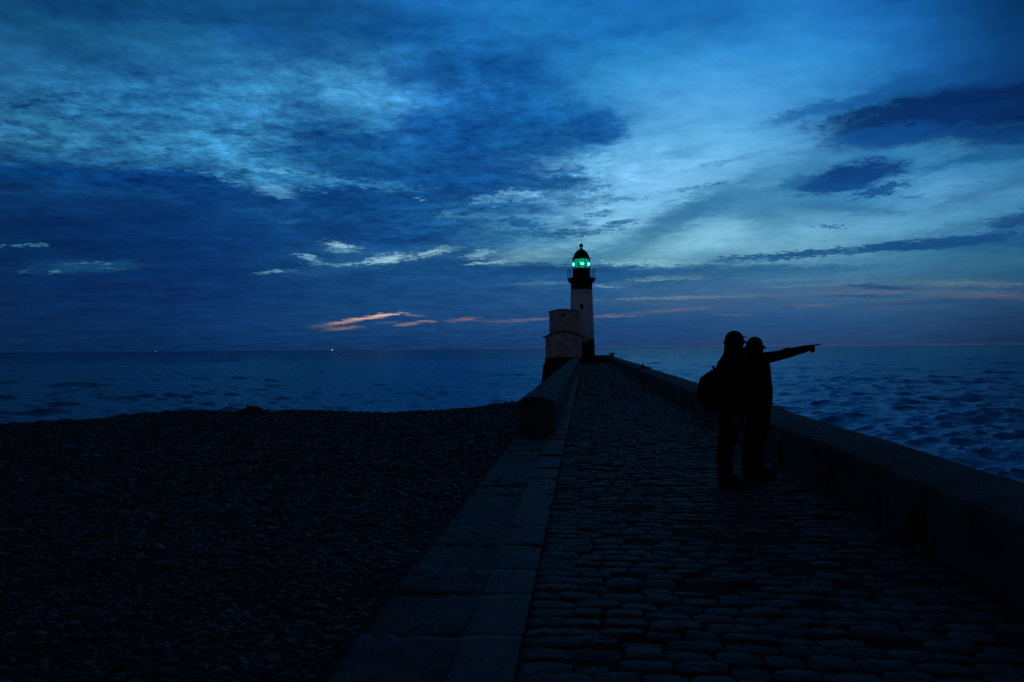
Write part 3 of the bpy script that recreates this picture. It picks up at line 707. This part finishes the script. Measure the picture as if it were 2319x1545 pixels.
# ------------------------------------------------------------------ lighthouse
def ring(b, r, z, rad, c, seg=48, tube=8):
    vs = []
    for i in range(seg):
        a = 2*math.pi*i/seg
        vs.append([b.b.verts.new((c[0]+(r+rad*math.cos(q))*math.cos(a), c[1]+(r+rad*math.cos(q))*math.sin(a), c[2]+z+rad*math.sin(q))) for q in np.linspace(0, 2*math.pi, tube, endpoint=False)])
    for i in range(seg):
        A, B = vs[i], vs[(i+1) % seg]
        for k in range(tube): b.b.faces.new((A[k], B[k], B[(k+1) % tube], A[(k+1) % tube]))
def build_lighthouse():
    LX, LY = -.42, 95.0
    p = at_y(1317.3, 700, LY); LX = p.x
    def zz(y): return at_y(1317, y, LY).z
    root = empty('lighthouse', (LX, LY, 0)); tag(root, 'white round lighthouse with black top and base and a lit green lantern', 'lighthouse')
    zb, zk, zc, zg = zz(778), zz(656), zz(641), zz(630.5)
    MB().lathe([(1.62, -.05), (1.62, .25), (1.56, .4), (1.52, zb)], seg=64).build('base', M['black'], root, True)
    tw = MB().lathe([(1.50, zb), (1.44, zb+2.0), (1.36, zz(700)), (1.285, zk)], seg=64).build('tower', M['white'], root, True)
    # window with lintel and sill, set in the face towards the pier
    zw = zz(696); rw = 1.36
    w = MB().box((-.02+.03, -rw-.005, zw), (.33, .10, .62), bev=.01).build('window', M['black'], tw)
    MB().box((.01, -rw-.03, zw+.39), (.56, .12, .09), bev=.01).build('lintel', M['white'], w)
    MB().box((.01, -rw-.03, zw-.355), (.44, .12, .06), bev=.01).build('sill', M['white'], w)
    MB().lathe([(1.29, zk), (1.285, zc-.05), (1.33, zc), (1.55, zc+.10), (1.60, zc+.16), (1.60, zg-.2), (1.68, zg-.16), (1.71, zg-.08), (1.71, zg)], seg=64).build('gallery', M['black'], root, True)
    zl = zz(608.5); zt = zz(587)
    MB().lathe([(1.12, zg), (1.08, zg+.25), (1.04, zg+.3), (1.035, zl-.06), (1.08, zl-.04), (1.08, zl)], seg=64).build('lantern_wall', M['black'], root, True)
    rl = MB()
    for f in (1.0, .76, .52, .28): ring(rl, 1.665, zg+(zl+.0-zg)*f, .016 if f < 1 else .022, (0, 0, 0))
    rl.build('gallery_rail', M['iron'], root, True)
    n = 16
    for k in range(n):
        a = 2*math.pi*(k+.5)/n
        c, s = math.cos(a), math.sin(a)
        MB().tube([(1.665*c, 1.665*s, zg-.02), (1.665*c, 1.665*s, zl+.01)], [.022, .02], 8, round_ends=False).build('stanchion', M['iron'], root, True)
    # lantern: panes, astragals, optic
    panes = MB().lathe([(1.03, zl), (1.03, zt)], seg=64)
    me = panes.mesh('p'); bm = bmesh.new(); bm.from_mesh(me)
    bmesh.ops.delete(bm, geom=[f for f in bm.faces if len(f.verts) > 4], context='FACES'); bm.to_mesh(me); bm.free()
    link('glazing', me, M['glass'], root, True)
    for k in range(10):
        a = 2*math.pi*(k+.32)/10
        MB().tube([(1.04*math.cos(a), 1.04*math.sin(a), zl-.01), (1.04*math.cos(a), 1.04*math.sin(a), zt+.02)], [.02, .02], 8, round_ends=False).build('glazing_bar', M['iron'], root, True)
    zm = zz(599)
    op = MB().lathe([(.80, zl+.02), (.90, zl+.2), (.95, zm-.1), (.95, zm+.1), (.90, zt-.25), (.80, zt-.04)], seg=10)
    optic = op.build('lens', M['lens'], root)
    for k, (px, wd) in enumerate(((1299.0, .17), (1320.3, .12), (1332.6, .18))):
        x = at_y(px, 599, LY-.9).x-LX
        ypos = -math.sqrt(max(.97**2-x*x, .05))
        MB().ball((x, ypos, zm-.02), (wd, .12, wd*1.2), 3).build('bullseye_lens', M['bull'], optic, True)
    for k in range(3):
        a = R(30+120*k); MB().ball((.93*math.cos(a), .93*math.sin(a), zm), (.12, .12, .16), 2).build('bullseye_lens', M['bull'], optic, True)
    for px in (1307.5, 1311.0, 1324.5):
        x = at_y(px, 600, LY-1).x-LX; y = -math.sqrt(max(1.0-x*x, .02))
        MB().box((x, y, zm-.22 if px == 1311 else zm), (.13 if px == 1311 else .045, .04, .72 if px == 1311 else 1.05)).build('lens_frame', M['iron'], optic)
    for px in (1313.5, 1316.5):
        x = at_y(px, 600, LY-1).x-LX
        MB().box((x, -.99, zm+.12), (.05, .03, .5), bev=.01).build('lamp_tube', M['lampcore'], optic)
    # dome, ball, vane
    dome = MB().lathe([(1.04, zt), (1.16, zt+.02), (1.17, zt+.06), (1.02, zt+.15), (.94, zt+.30), (.86, zt+.52), (.74, zt+.74), (.58, zt+.93), (.42, zt+1.06), (.26, zt+1.15), (.17, zt+1.22), (.15, zt+1.34)], seg=64).build('roof', M['black'], root, True)
    zball = zz(556.7)
    MB().ball((0, 0, zball), .245, 3).build('finial_ball', M['black'], dome, True)
    MB().tube([(0, 0, zball+.2), (0, 0, zz(527.5))], [.022, .012], 8, round_ends=False).build('spire_rod', M['iron'], dome, True)
    v = MB(); zv = zz(544)
    v.tube([(-.36, 0, zv), (.36, 0, zv)], [.012, .012], 6); v.tube([(0, -.36, zv), (0, .36, zv)], [.012, .012], 6)
    v.box((-.38, 0, zv), (.11, .02, .09)); v.box((.37, 0, zv+.03), (.09, .02, .13)); v.box((0, -.36, zv-.02), (.02, .1, .12)); v.box((0, .36, zv), (.02, .1, .12))
    v.build('compass_arms', M['iron'], dome)
    v = MB(); z2 = zz(536)
    v.tube([(-.24, 0, z2-.06), (.26, 0, z2+.06)], [.013, .013], 6); v.ball((0, 0, z2), .07, 2)
    v.box((.24, 0, z2+.12), (.14, .02, .1), 0); v.box((.24, 0, z2-.06), (.14, .02, .09)); v.box((-.23, 0, z2+.08), (.05, .02, .05)); v.box((-.22, 0, z2-.16), (.05, .02, .05))
    v.build('weather_vane', M['iron'], dome)
    xa = at_y(1307, 565, LY).x-LX
    v = MB(); v.tube([(xa, 0, zz(574)-.1), (xa, 0, zz(562))], [.014, .014], 6, round_ends=False); v.box((xa, 0, zz(561)), (.13, .13, .08)); v.build('antenna', M['iron'], dome)
    # dark door at the foot and the black buttress beside it
    xd = at_y(1321.8, 790, 93.4).x-LX
    dr = MB().box((xd, -1.62, (zz(776.2)-.05)/2), (.37, .34, zz(776.2)+.05), bev=.02).build('door', M['black'], root)
    MB().box((xd, -1.80, (zz(778)-.05)/2), (.27, .03, zz(778)-.1), bev=.01).build('door_panel', M['iron'], dr)
    xb = at_y(1338.8, 790, 93.9).x-LX
    MB().box((xb, -1.1, (zz(768)-.05)/2), (.64, .9, zz(768)+.05), bev=.03).build('buttress', M['black'], root)
    lt = bpy.data.lights.new('lantern_light', 'POINT'); lt.color = (.05, 1.0, .55); lt.energy = 3.0; lt.shadow_soft_size = .3
    lo = bpy.data.objects.new('lantern_light', lt); COL.objects.link(lo); lo.parent = root; lo.location = (0, 0, zt-.12)
build_lighthouse()

# ------------------------------------------------------------------ keeper's building: two vaulted storeys on a battered plinth
def vault(b, x0, x1, z0, ze, zc, y0, y1, n=14):
    pr = [(x0, z0), (x1, z0)]+[(x1+(x0-x1)*k/n, ze+(zc-ze)*math.sin(math.pi*k/n)**.9) for k in range(n+1)]
    b.prism(pr, y0, y1)
def roof_arc(b, x0, x1, ze, zc, y0, y1, th, n=18, flat=.0):
    top = []; bot = []
    for k in range(n+1):
        s = k/n; x = x0+(x1-x0)*s
        q = min(max((s-flat)/(1-2*flat), 0), 1)
        z = ze+(zc-ze)*math.sin(math.pi*q)**.9
        top.append((x, z+th)); bot.append((x, z))
    b.prism(bot+top[::-1], y0, y1)
def build_hut():
    Y1, Y2 = 88.0, 91.2
    root = empty('keepers_building', (0, 0, 0)); tag(root, 'pale two tier building with curved roofs on a dark plinth, left of the lighthouse', 'building')
    L, Rr = at_y(1235.3, 790, Y1).x, at_y(1317.3, 790, Y1).x
    ze, zc, zp = at_y(1277, 764.5, Y1).z, at_y(1277, 752.0, Y1).z, at_y(1277, 809.3, Y1).z
    b = MB(); vault(b, L, Rr, zp, ze, zc, Y1, Y2+.2); lw = b.build('lower_wall', M['render'], root)
    b = MB(); roof_arc(b, at_y(1228.3, 763, Y1).x, at_y(1323, 763, Y1).x, ze+.02, zc+.02, Y1-.12, Y2-.0, .12, flat=.06); b.build('lower_roof', M['lead'], root)
    b = MB(); b.box((L+.55, Y1-.01, zp+1.35), (.12, .1, .32)); b.build('vent', M['black'], root)
    U0, U1 = at_y(1244.0, 730, Y2).x, at_y(1308.5, 730, Y2).x
    ze2, zc2 = at_y(1275, 707.5, Y2).z, at_y(1275, 701.2, Y2).z
    b = MB(); vault(b, U0, U1, ze-.4, ze2, zc2, Y2, 93.4); b.build('upper_wall', M['render'], root)
    b = MB(); roof_arc(b, at_y(1241.3, 706, Y2).x, at_y(1309.3, 706, Y2).x, ze2+.01, zc2+.01, Y2-.1, 93.6, .07); b.build('upper_roof', M['lead'], root)
    p = at_y(1275.2, 713.2, Y2)
    bm = bmesh.new(); bmesh.ops.create_cone(bm, cap_ends=True, segments=28, radius1=.2, radius2=.2, depth=.12)
    bmesh.ops.rotate(bm, verts=bm.verts, matrix=Matrix.Rotation(R(90), 3, 'X')); bmesh.ops.translate(bm, verts=bm.verts, vec=(p.x, Y2-.02, p.z))
    me = bpy.data.meshes.new('rw'); bm.to_mesh(me); bm.free(); link('round_window', me, M['black'], root)
    # plinth flaring down to the water
    bb = MB(); q = [(L-.03, Rr+.03, zp, Y1-.03, 94.0), (at_y(1228.6, 858, Y1).x, Rr+.4, -1.9, Y1-.25, 94.3), (L-1.3, Rr+.8, -8, Y1-.8, 95)]
    rings = [[bb.b.verts.new(v) for v in ((a, y0, z), (b_, y0, z), (b_, y1, z), (a, y1, z))] for a, b_, z, y0, y1 in q]
    for r0, r1 in zip(rings, rings[1:]):
        for k in range(4): bb.b.faces.new((r0[k], r0[(k+1) % 4], r1[(k+1) % 4], r1[k]))
    bb.b.faces.new(rings[0]); bb.b.faces.new(rings[-1][::-1])
    bb.build('plinth', M['black'], root)
build_hut()

# ------------------------------------------------------------------ boats on the horizon
def build_boats():
    first = None
    for k, (px, Y, lab, s) in enumerate(((752.5, 3600.0, 'tiny far boat on the horizon with a bright warm masthead light', 1.0), (353, 5200.0, 'tiny far boat on the left part of the horizon with a faint light', .62))):
        d = ray(px, 794); x = d.x/d.y*Y
        if first is None:
            root = empty('fishing_boat'); first = root
            b = MB(); n = 10; secs = []
            for i in range(n+1):
                s_ = i/n; w = 2.2*math.sin(math.pi*(.08+.84*s_))**.6*(1 if s_ < .7 else 1-.9*((s_-.7)/.3)**1.6)
                secs.append([b.b.verts.new(((s_-.5)*13, y_*w, z_+(.9*s_**3 if z_ > 0 else 0))) for y_, z_ in ((-1, 1.4), (-.85, 0), (0, -.9), (.85, 0), (1, 1.4))])
            for A, B in zip(secs, secs[1:]):
                for q in range(4): b.b.faces.new((A[q], A[q+1], B[q+1], B[q]))
                b.b.faces.new((A[4], A[0], B[0], B[4]))
            b.b.faces.new(secs[0]); b.b.faces.new(secs[-1][::-1])
            b.build('hull', M['black'], root)
            MB().box((-1.5, 0, 2.5), (3.2, 2.4, 2.3), bev=.1).build('wheelhouse', M['iron'], root)
            MB().tube([(-.5, 0, 3), (-.5, 0, 6.8)], [.1, .07], 8).build('mast', M['iron'], root)
            lamp = MB().ball((-.5, 0, 6.2), .85, 2).build('masthead_lamp', M['boatlight'], root, True)
        else:
            root = first.copy(); COL.objects.link(root)
            for ch in list(first.children):
                c = ch.copy(); COL.objects.link(c); c.parent = root
        root.location = (x, Y, SEA+.3); root.rotation_euler = (0, 0, .3+k); root.scale = (s, s, s)
        tag(root, lab, 'boat', 'boats on the horizon')
build_boats()
# ------------------------------------------------------------------ people
def hand(b, wrist, f, u, c, curls, thumb_dir, s=1.0):
    """f: wrist->knuckles, u: towards the index side, c: palm side; curls: per finger bend per joint (rad)"""
    f, u, c = Vector(f).normalized(), Vector(u).normalized(), Vector(c).normalized(); w = Vector(wrist)
    b.tube([w-f*.03*s, w, w+f*.035*s, w+f*.085*s], [(.026*s, .021*s), (.027*s, .020*s), (.040*s, .016*s), (.040*s, .014*s)], 14, ref=u)
    for i, (off, ln, r) in enumerate(((.030, .088, .0092), (.010, .096, .0095), (-.010, .090, .0092), (-.029, .072, .0085))):
        p = w+f*.083*s+u*off*s; a = 0; pts = [w+f*.055*s+u*off*.9*s, p]
        for seg in (.46, .30, .24):
            a += curls[i]; d = (f*math.cos(a)+c*math.sin(a)).normalized(); p = p+d*ln*seg*s; pts.append(p)
        b.tube(pts, [r*s, r*s, r*.95*s, r*.88*s, r*.75*s], 10)
    t0 = w+f*.022*s+u*.030*s; d1 = Vector(thumb_dir).normalized()
    d2 = (d1+f*.5+c*.25).normalized()
    b.tube([w+f*.01*s+u*.012*s, t0, t0+d1*.035*s, t0+d1*.035*s+d2*.032*s], [.014*s, .013*s, .0105*s, .0085*s], 10)
def head(b, c, r=1.0, tilt=0.0):
    """head facing +x: skull, jaw, nose, lips, chin, brow, ears"""
    c = Vector(c)
    def P(x, y, z):
        cs, sn = math.cos(tilt), math.sin(tilt)
        return c+Vector(((x*cs-z*sn)*r, y*r, (x*sn+z*cs)*r))
    b.ball(P(-.012, 0, .028), (.098*r, .076*r, .092*r))
    b.ball(P(.028, 0, -.035), (.062*r, .056*r, .075*r))
    b.tube([P(.075, 0, .018), P(.098, 0, -.006), P(.112, 0, -.024)], [.009*r, .012*r, .014*r], 10)
    b.ball(P(.098, .012, -.027), .009*r, 2); b.ball(P(.098, -.012, -.027), .009*r, 2)
    b.ball(P(.082, 0, -.052), (.012*r, .024*r, .007*r), 2); b.ball(P(.080, 0, -.064), (.012*r, .022*r, .008*r), 2)
    b.ball(P(.072, 0, -.092), (.020*r, .024*r, .018*r), 2)
    for s in (-1, 1):
        b.ball(P(.076, s*.03, .026), (.014*r, .024*r, .009*r), 2)
        b.ball(P(.070, s*.032, .006), (.014*r, .015*r, .011*r), 2)
        b.ball(P(.055, s*.045, -.025), (.024*r, .018*r, .022*r), 2)
        b.ball(P(-.008, s*.078, -.008), (.018*r, .008*r, .032*r), 2)
    return P
def shoe(root, heel, yaw, ln=.29, label=None):
    """heel: ground point; yaw: toe direction about z"""
    e = Vector(heel); dx = Vector((math.cos(yaw), math.sin(yaw), 0))
    b = MB()
    pts = [e+dx*.0+Vector((0, 0, .052)), e+dx*.07+Vector((0, 0, .062)), e+dx*.14+Vector((0, 0, .055)), e+dx*.21+Vector((0, 0, .042)), e+dx*(ln-.03)+Vector((0, 0, .034))]
    b.tube(pts, [(.05, .034), (.06, .040), (.05, .044), (.038, .050), (.03, .044)], 14, ref=(0, 0, 1))
    b.tube([e+dx*.045+Vector((0, 0, .05)), e+dx*.04+Vector((0, 0, .14))], [.05, .046], 12)
    o = b.remesh('shoe', M['leather'], root, .009, 3)
    s = MB()
    s.tube([e+dx*-.02+Vector((0, 0, .012)), e+dx*.08+Vector((0, 0, .012)), e+dx*.2+Vector((0, 0, .012)), e+dx*(ln-.02)+Vector((0, 0, .014))], [(.012, .036), (.012, .036), (.012, .05), (.012, .04)], 14, ref=(0, 0, 1))
    s.build('sole', M['black'], o, True)
    return o

def frame_at(px, py):
    g = at_z(px, py, 0.0)
    th = math.atan2(g.x, g.y)
    return g, -th, math.hypot(g.x, g.y)

# --- person in the cap, standing behind with the backpack
XR1 = 380; g1, rz1, d1 = frame_at(1560+XR1/3.8625, 730+1428/3.8625)
k1 = d1/math.cos(rz1+0)/FPX/3.8625*math.cos(math.atan2(g1.x, g1.y)+YAW)
def q1(xz, yz, y=0.0): return Vector(((xz-XR1)*k1, y, (1428-yz)*k1))
P1 = empty('person', (g1.x, g1.y, .008), rz1); tag(P1, 'taller person in dark jacket and peaked cap standing behind, wearing a backpack', 'person')
def person_one():
    b = MB(); hc = q1(418, 190)
    head(b, hc, 1.0, .02)
    b.tube([q1(378, 330), q1(385, 290), q1(400, 235)], [.062, .058, .055], 14)
    b.tube([q1(372, 860), q1(370, 760), q1(366, 600), q1(368, 430), q1(375, 350)], [(.10, .15), (.105, .15), (.10, .15), (.11, .19), (.07, .13)], 18, ref=(1, 0, 0))
    # near arm hangs, far arm reaches to the other person's back
    b.tube([q1(372, 395, -.21), q1(352, 620, -.26), q1(392, 800, -.24)], [.045, .038, .028], 12)
    hand(b, q1(396, 815, -.24), (.25, .02, -1), (1, .1, .2), (.1, 1, 0), (.35, .4, .45, .5), (.7, .5, -.6))
    b.tube([q1(385, 360, .17), q1(440, 345, .33), q1(484, 288, .46)], [.045, .038, .028], 12)
    hand(b, q1(490, 276, .49), (.6, .75, -.1), (.2, 0, 1), (.6, -.4, 0), (.15, .15, .15, .2), (.3, .5, .8))
    # legs
    for (y, dx) in ((-.10, 0), (.10, 8)):
        b.tube([q1(372, 860, y), q1(335+dx, 1100, y*1.05), q1(318+dx, 1380, y*1.1)], [.075, .055, .038], 14)
    b.remesh('body', M['skin'], P1, .0065, 3)
    # jacket
    b = MB()
    b.tube([q1(373, 868), q1(371, 780), q1(369, 680), q1(366, 560), q1(364, 450), q1(371, 388), q1(376, 345), q1(372, 300)],
           [(.152, .20), (.156, .205), (.158, .205), (.160, .22), (.158, .235), (.146, .225), (.118, .165), (.080, .085)], 24, ref=(1, 0, 0))
    b.tube([q1(398, 330), q1(408, 290), q1(412, 252)], [(.095, .12), (.098, .10), (.086, .085)], 18, ref=(1, 0, 0))
    b.tube([q1(370, 392, -.205), q1(345, 520, -.255), q1(348, 630, -.27), q1(385, 790, -.25)], [.078, .074, .068, .052], 14)
    b.tube([q1(385, 360, .17), q1(440, 345, .33), q1(486, 285, .47)], [.085, .068, .055], 14)
    for z_, r_ in ((300, .078), (270, .074)): b.tube([q1(372, z_+18), q1(378, z_-12)], [(r_, r_+.01), (r_-.004, r_)], 16, ref=(1, 0, 0))
    b.tube([q1(400, 350, .05), q1(500, 352, .12)], [.07, .05], 14)
    b.tube([q1(420, 430, .1), q1(488, 440, .14)], [.07, .05], 14)
    for i in range(26):   # folds
        zz_ = random.uniform(430, 850); sd = random.choice((-1, 1))
        xx = 368+random.uniform(-60, 60); b.tube([q1(xx-20, zz_, sd*.205), q1(xx+20, zz_+random.uniform(-14, 14), sd*.205)], [.012, .012], 8)
    jk = b.remesh('jacket', M['cloth'], P1, .009, 4)
    # trousers
    b = MB()
    b.tube([q1(374, 900), q1(372, 820)], [(.142, .18), (.13, .17)], 20, ref=(1, 0, 0))
    for (y, dx) in ((-.10, -4), (.10, 4)):
        b.tube([q1(374, 880, y*.8), q1(364+dx, 960, y), q1(340+dx, 1060, y), q1(327+dx, 1120, y), q1(320+dx, 1220, y*1.05), q1(322+dx, 1330, y*1.08), q1(322+dx, 1392, y*1.1)],
               [(.125, .095), (.112, .092), (.102, .085), (.094, .082), (.086, .078), (.082, .075), (.083, .075)], 18, ref=(1, 0, 0))
    b.remesh('trousers', M['cloth2'], P1, .009, 4)
    shoe(P1, q1(305, 1428, -.125)*Vector((1, 1, 0)) if False else Vector((q1(318, 0).x, -.13, 0)), R(-14))
    shoe(P1, Vector((q1(290, 0).x, .11, 0)), R(-4))
    # cap with peak, ear band and hair to the collar
    b = MB()
    b.ball(q1(408, 178), (.108, .088, .103)); b.ball(q1(400, 196), (.106, .086, .085))
    b.tube([q1(328, 212), q1(400, 205), q1(478, 168)], [(.016, .06), (.016, .088), (.014, .06)], 14, ref=(0, 0, 1))
    b.tube([q1(455, 165), q1(490, 160), q1(511, 156)], [(.010, .062), (.006, .055), (.005, .040)], 14, ref=(0, 0, 1))
    cap = b.remesh('cap', M['nylon'], P1, .006, 2)
    b = MB(); b.ball(q1(384, 232), (.078, .078, .07)); b.tube([q1(366, 240), q1(366, 300)], [(.060, .075), (.062, .07)], 16, ref=(1, 0, 0))
    b.remesh('hair', M['hair'], P1, .008, 3)
person_one()

# --- backpack worn by the first person
BP = empty('backpack', (g1.x, g1.y, .008), rz1); tag(BP, 'bulging black backpack worn on the back of the person in the cap', 'backpack')
def backpack():
    b = MB()
    sec = [(790, 222, 34, .10), (770, 207, 52, .13), (720, 200, 70, .155), (660, 188, 80, .165), (600, 181, 84, .165), (555, 184, 78, .16), (525, 196, 66, .15), (495, 215, 50, .13), (470, 232, 36, .11)]
    b.tube([q1(c, z) for z, c, r, y in sec], [(r*k1, y) for z, c, r, y in sec], 22, ref=(1, 0, 0))
    b.remesh('pack_body', M['nylon'], BP, .009, 3)
    b = MB(); b.tube([q1(245, 446), q1(205, 470), q1(165, 492), q1(124, 519)], [(.014, .13), (.020, .15), (.022, .15), (.014, .14)], 18, ref=(0, 0, 1))
    b.build('flap', M['nylon'], BP, True)
    b = MB(); b.tube([q1(118, 720), q1(112, 660), q1(110, 600)], [(.028, .10), (.036, .115), (.024, .10)], 16, ref=(1, 0, 0)); b.build('front_pocket', M['nylon'], BP, True)
    b = MB(); b.tube([q1(250, 450, -.03), q1(236, 424, -.03), q1(232, 416, 0), q1(236, 424, .03), q1(250, 450, .03)], [.016]*5, 10); b.build('carry_loop', M['nylon'], BP, True)
    for s in (-1, 1):
        b = MB()
        y = s*.13
        b.tube([q1(262, 452, y), q1(300, 372, y*1.1), q1(345, 345, y*1.15), q1(420, 372, y*1.15), q1(478, 450, y*1.1), q1(484, 560, y*1.15), q1(440, 680, y*1.55), q1(330, 745, y*1.65), q1(255, 750, y*1.2)],
               [(.010, .03)]*9, 10, ref=(0, 1, 0)); b.build('shoulder_strap', M['nylon'], BP, True)
backpack()

# --- person pointing out to sea
XR2 = 600; g2, rz2, d2 = frame_at(1560+XR2/3.8625, 730+1363/3.8625)
k2 = d2/FPX/3.8625*math.cos(math.atan2(g2.x, g2.y)+YAW)/math.cos(0)
def q2(xz, yz, y=0.0): return Vector(((xz-XR2)*k2, y, (1363-yz)*k2))
P2 = empty('person', (g2.x, g2.y, .008), rz2); tag(P2, 'shorter person in dark jacket in front, pointing out to sea with an outstretched arm', 'person')
def person_two():
    b = MB(); hc = q2(597, 216)
    head(b, hc, .98, 0.0)
    b.tube([q2(585, 320), q2(588, 285), q2(590, 245)], [.062, .058, .056], 14)
    b.tube([q2(612, 745), q2(615, 640), q2(612, 500), q2(605, 380), q2(596, 320)], [(.11, .14), (.115, .15), (.11, .15), (.11, .18), (.07, .12)], 18, ref=(1, 0, 0))
    b.tube([q2(640, 322, -.18), q2(735, 308, -.19), q2(840, 283, -.19), q2(1010, 240, -.17)], [.046, .044, .036, .026], 12)
    f = Vector((1, .04, .14)).normalized()
    hand(b, q2(1008, 238, -.17), f, (-.14, .25, 1), (.1, -1, -.15), (.03, .0, .0, .0), (.5, -.5, .5), .01) if False else None
    # pointing hand: index straight, the other three folded, thumb along the side
    w = q2(1006, 239, -.17); u = Vector((-.14, 0, 1)).normalized(); c = Vector((0, 1, 0))
    b.tube([w-f*.04, w, w+f*.04, w+f*.078], [(.029, .024), (.031, .023), (.040, .021), (.038, .019)], 14, ref=u)
    def chain(off, ln, r, angs, axis2):
        p = w+f*.072+u*off; pts = [w+f*.045+u*off*.9, p]
        for seg, a in zip((.46, .30, .24), angs):
            d = (f*math.cos(a)+axis2*math.sin(a)).normalized(); p = p+d*ln*seg; pts.append(p)
        b.tube(pts, [r, r, r*.95, r*.9, r*.75], 10)
    chain(.024, .096, .0108, (-.05, .05, .08), c)
    fold = (c*.75-u*.66).normalized()
    chain(.004, .092, .0100, (1.1, 2.6, 3.4), fold); chain(-.014, .088, .0100, (1.15, 2.65, 3.5), fold); chain(-.030, .072, .0095, (1.2, 2.7, 3.5), fold)
    b.tube([w+f*.01+u*.010+c*.01, w+f*.03+u*.016+c*.028, w+f*.06+u*.008+c*.036, w+f*.082-u*.004+c*.034], [.014, .013, .011, .009], 10)
    b.tube([q2(600, 330, .18), q2(585, 520, .22), q2(640, 660, .20)], [.045, .038, .028], 12)
    hand(b, q2(648, 672, .19), (.7, -.1, -.7), (.6, 0, .7), (0, -1, 0), (.4, .45, .5, .55), (.8, -.4, .2))
    for (y, dx) in ((-.10, -20), (.10, 22)):
        b.tube([q2(612, 740, y), q2(585+dx, 1050, y), q2(545+dx, 1330, y)], [.075, .055, .038], 14)
    b.remesh('body', M['skin'], P2, .0058, 2)
    b = MB()
    b.tube([q2(602, 748), q2(609, 700), q2(611, 600), q2(606, 520), q2(602, 400), q2(596, 345), q2(590, 300), q2(585, 272)],
           [(.168, .19), (.176, .20), (.180, .205), (.172, .21), (.164, .215), (.158, .205), (.135, .15), (.092, .09)], 24, ref=(1, 0, 0))
    b.tube([q2(600, 330, -.15), q2(665, 322, -.18), q2(735, 308, -.19), q2(800, 294, -.19), q2(850, 280, -.19), q2(900, 268, -.185), q2(960, 252, -.175), q2(1006, 240, -.17)],
           [.082, .076, .066, .060, .060, .055, .048, .043], 16)
    b.tube([q2(812, 262, -.19), q2(850, 244, -.19)], [.022, .022], 8)
    b.tube([q2(602, 335, .16), q2(584, 500, .22), q2(600, 590, .22), q2(636, 655, .20)], [.078, .072, .062, .048], 14)
    for i in range(22):
        zz_ = random.uniform(360, 730); sd = random.choice((-1, 1)); xx = 612+random.uniform(-60, 60)
        b.tube([q2(xx-20, zz_, sd*.2), q2(xx+20, zz_+random.uniform(-16, 16), sd*.2)], [.012, .012], 8)
    b.remesh('jacket', M['cloth'], P2, .009, 3)
    b = MB()
    b.tube([q2(612, 800), q2(614, 700)], [(.150, .18), (.14, .17)], 20, ref=(1, 0, 0))
    for (y, dx) in ((-.10, -14), (.11, 16)):
        b.tube([q2(614, 780, y*.8), q2(608+dx*.3, 880, y), q2(600+dx*.6, 960, y), q2(577+dx, 1050, y), q2(562+dx, 1150, y), q2(562+dx, 1250, y), q2(566+dx, 1325, y)],
               [(.138, .10), (.138, .095), (.128, .09), (.112, .085), (.108, .082), (.108, .08), (.110, .08)], 18, ref=(1, 0, 0))
    b.remesh('trousers', M['cloth2'], P2, .009, 3)
    shoe(P2, Vector((q2(530, 0).x, -.13, 0)), R(-10))
    shoe(P2, Vector((q2(566, 0).x, .10, 0)), R(6))
    b = MB(); b.ball(q2(584, 203), (.098, .083, .088)); b.ball(q2(572, 228), (.080, .080, .075)); b.ball(q2(610, 182), (.056, .062, .048))
    b.remesh('hair', M['hair'], P2, .007, 2)
person_two()
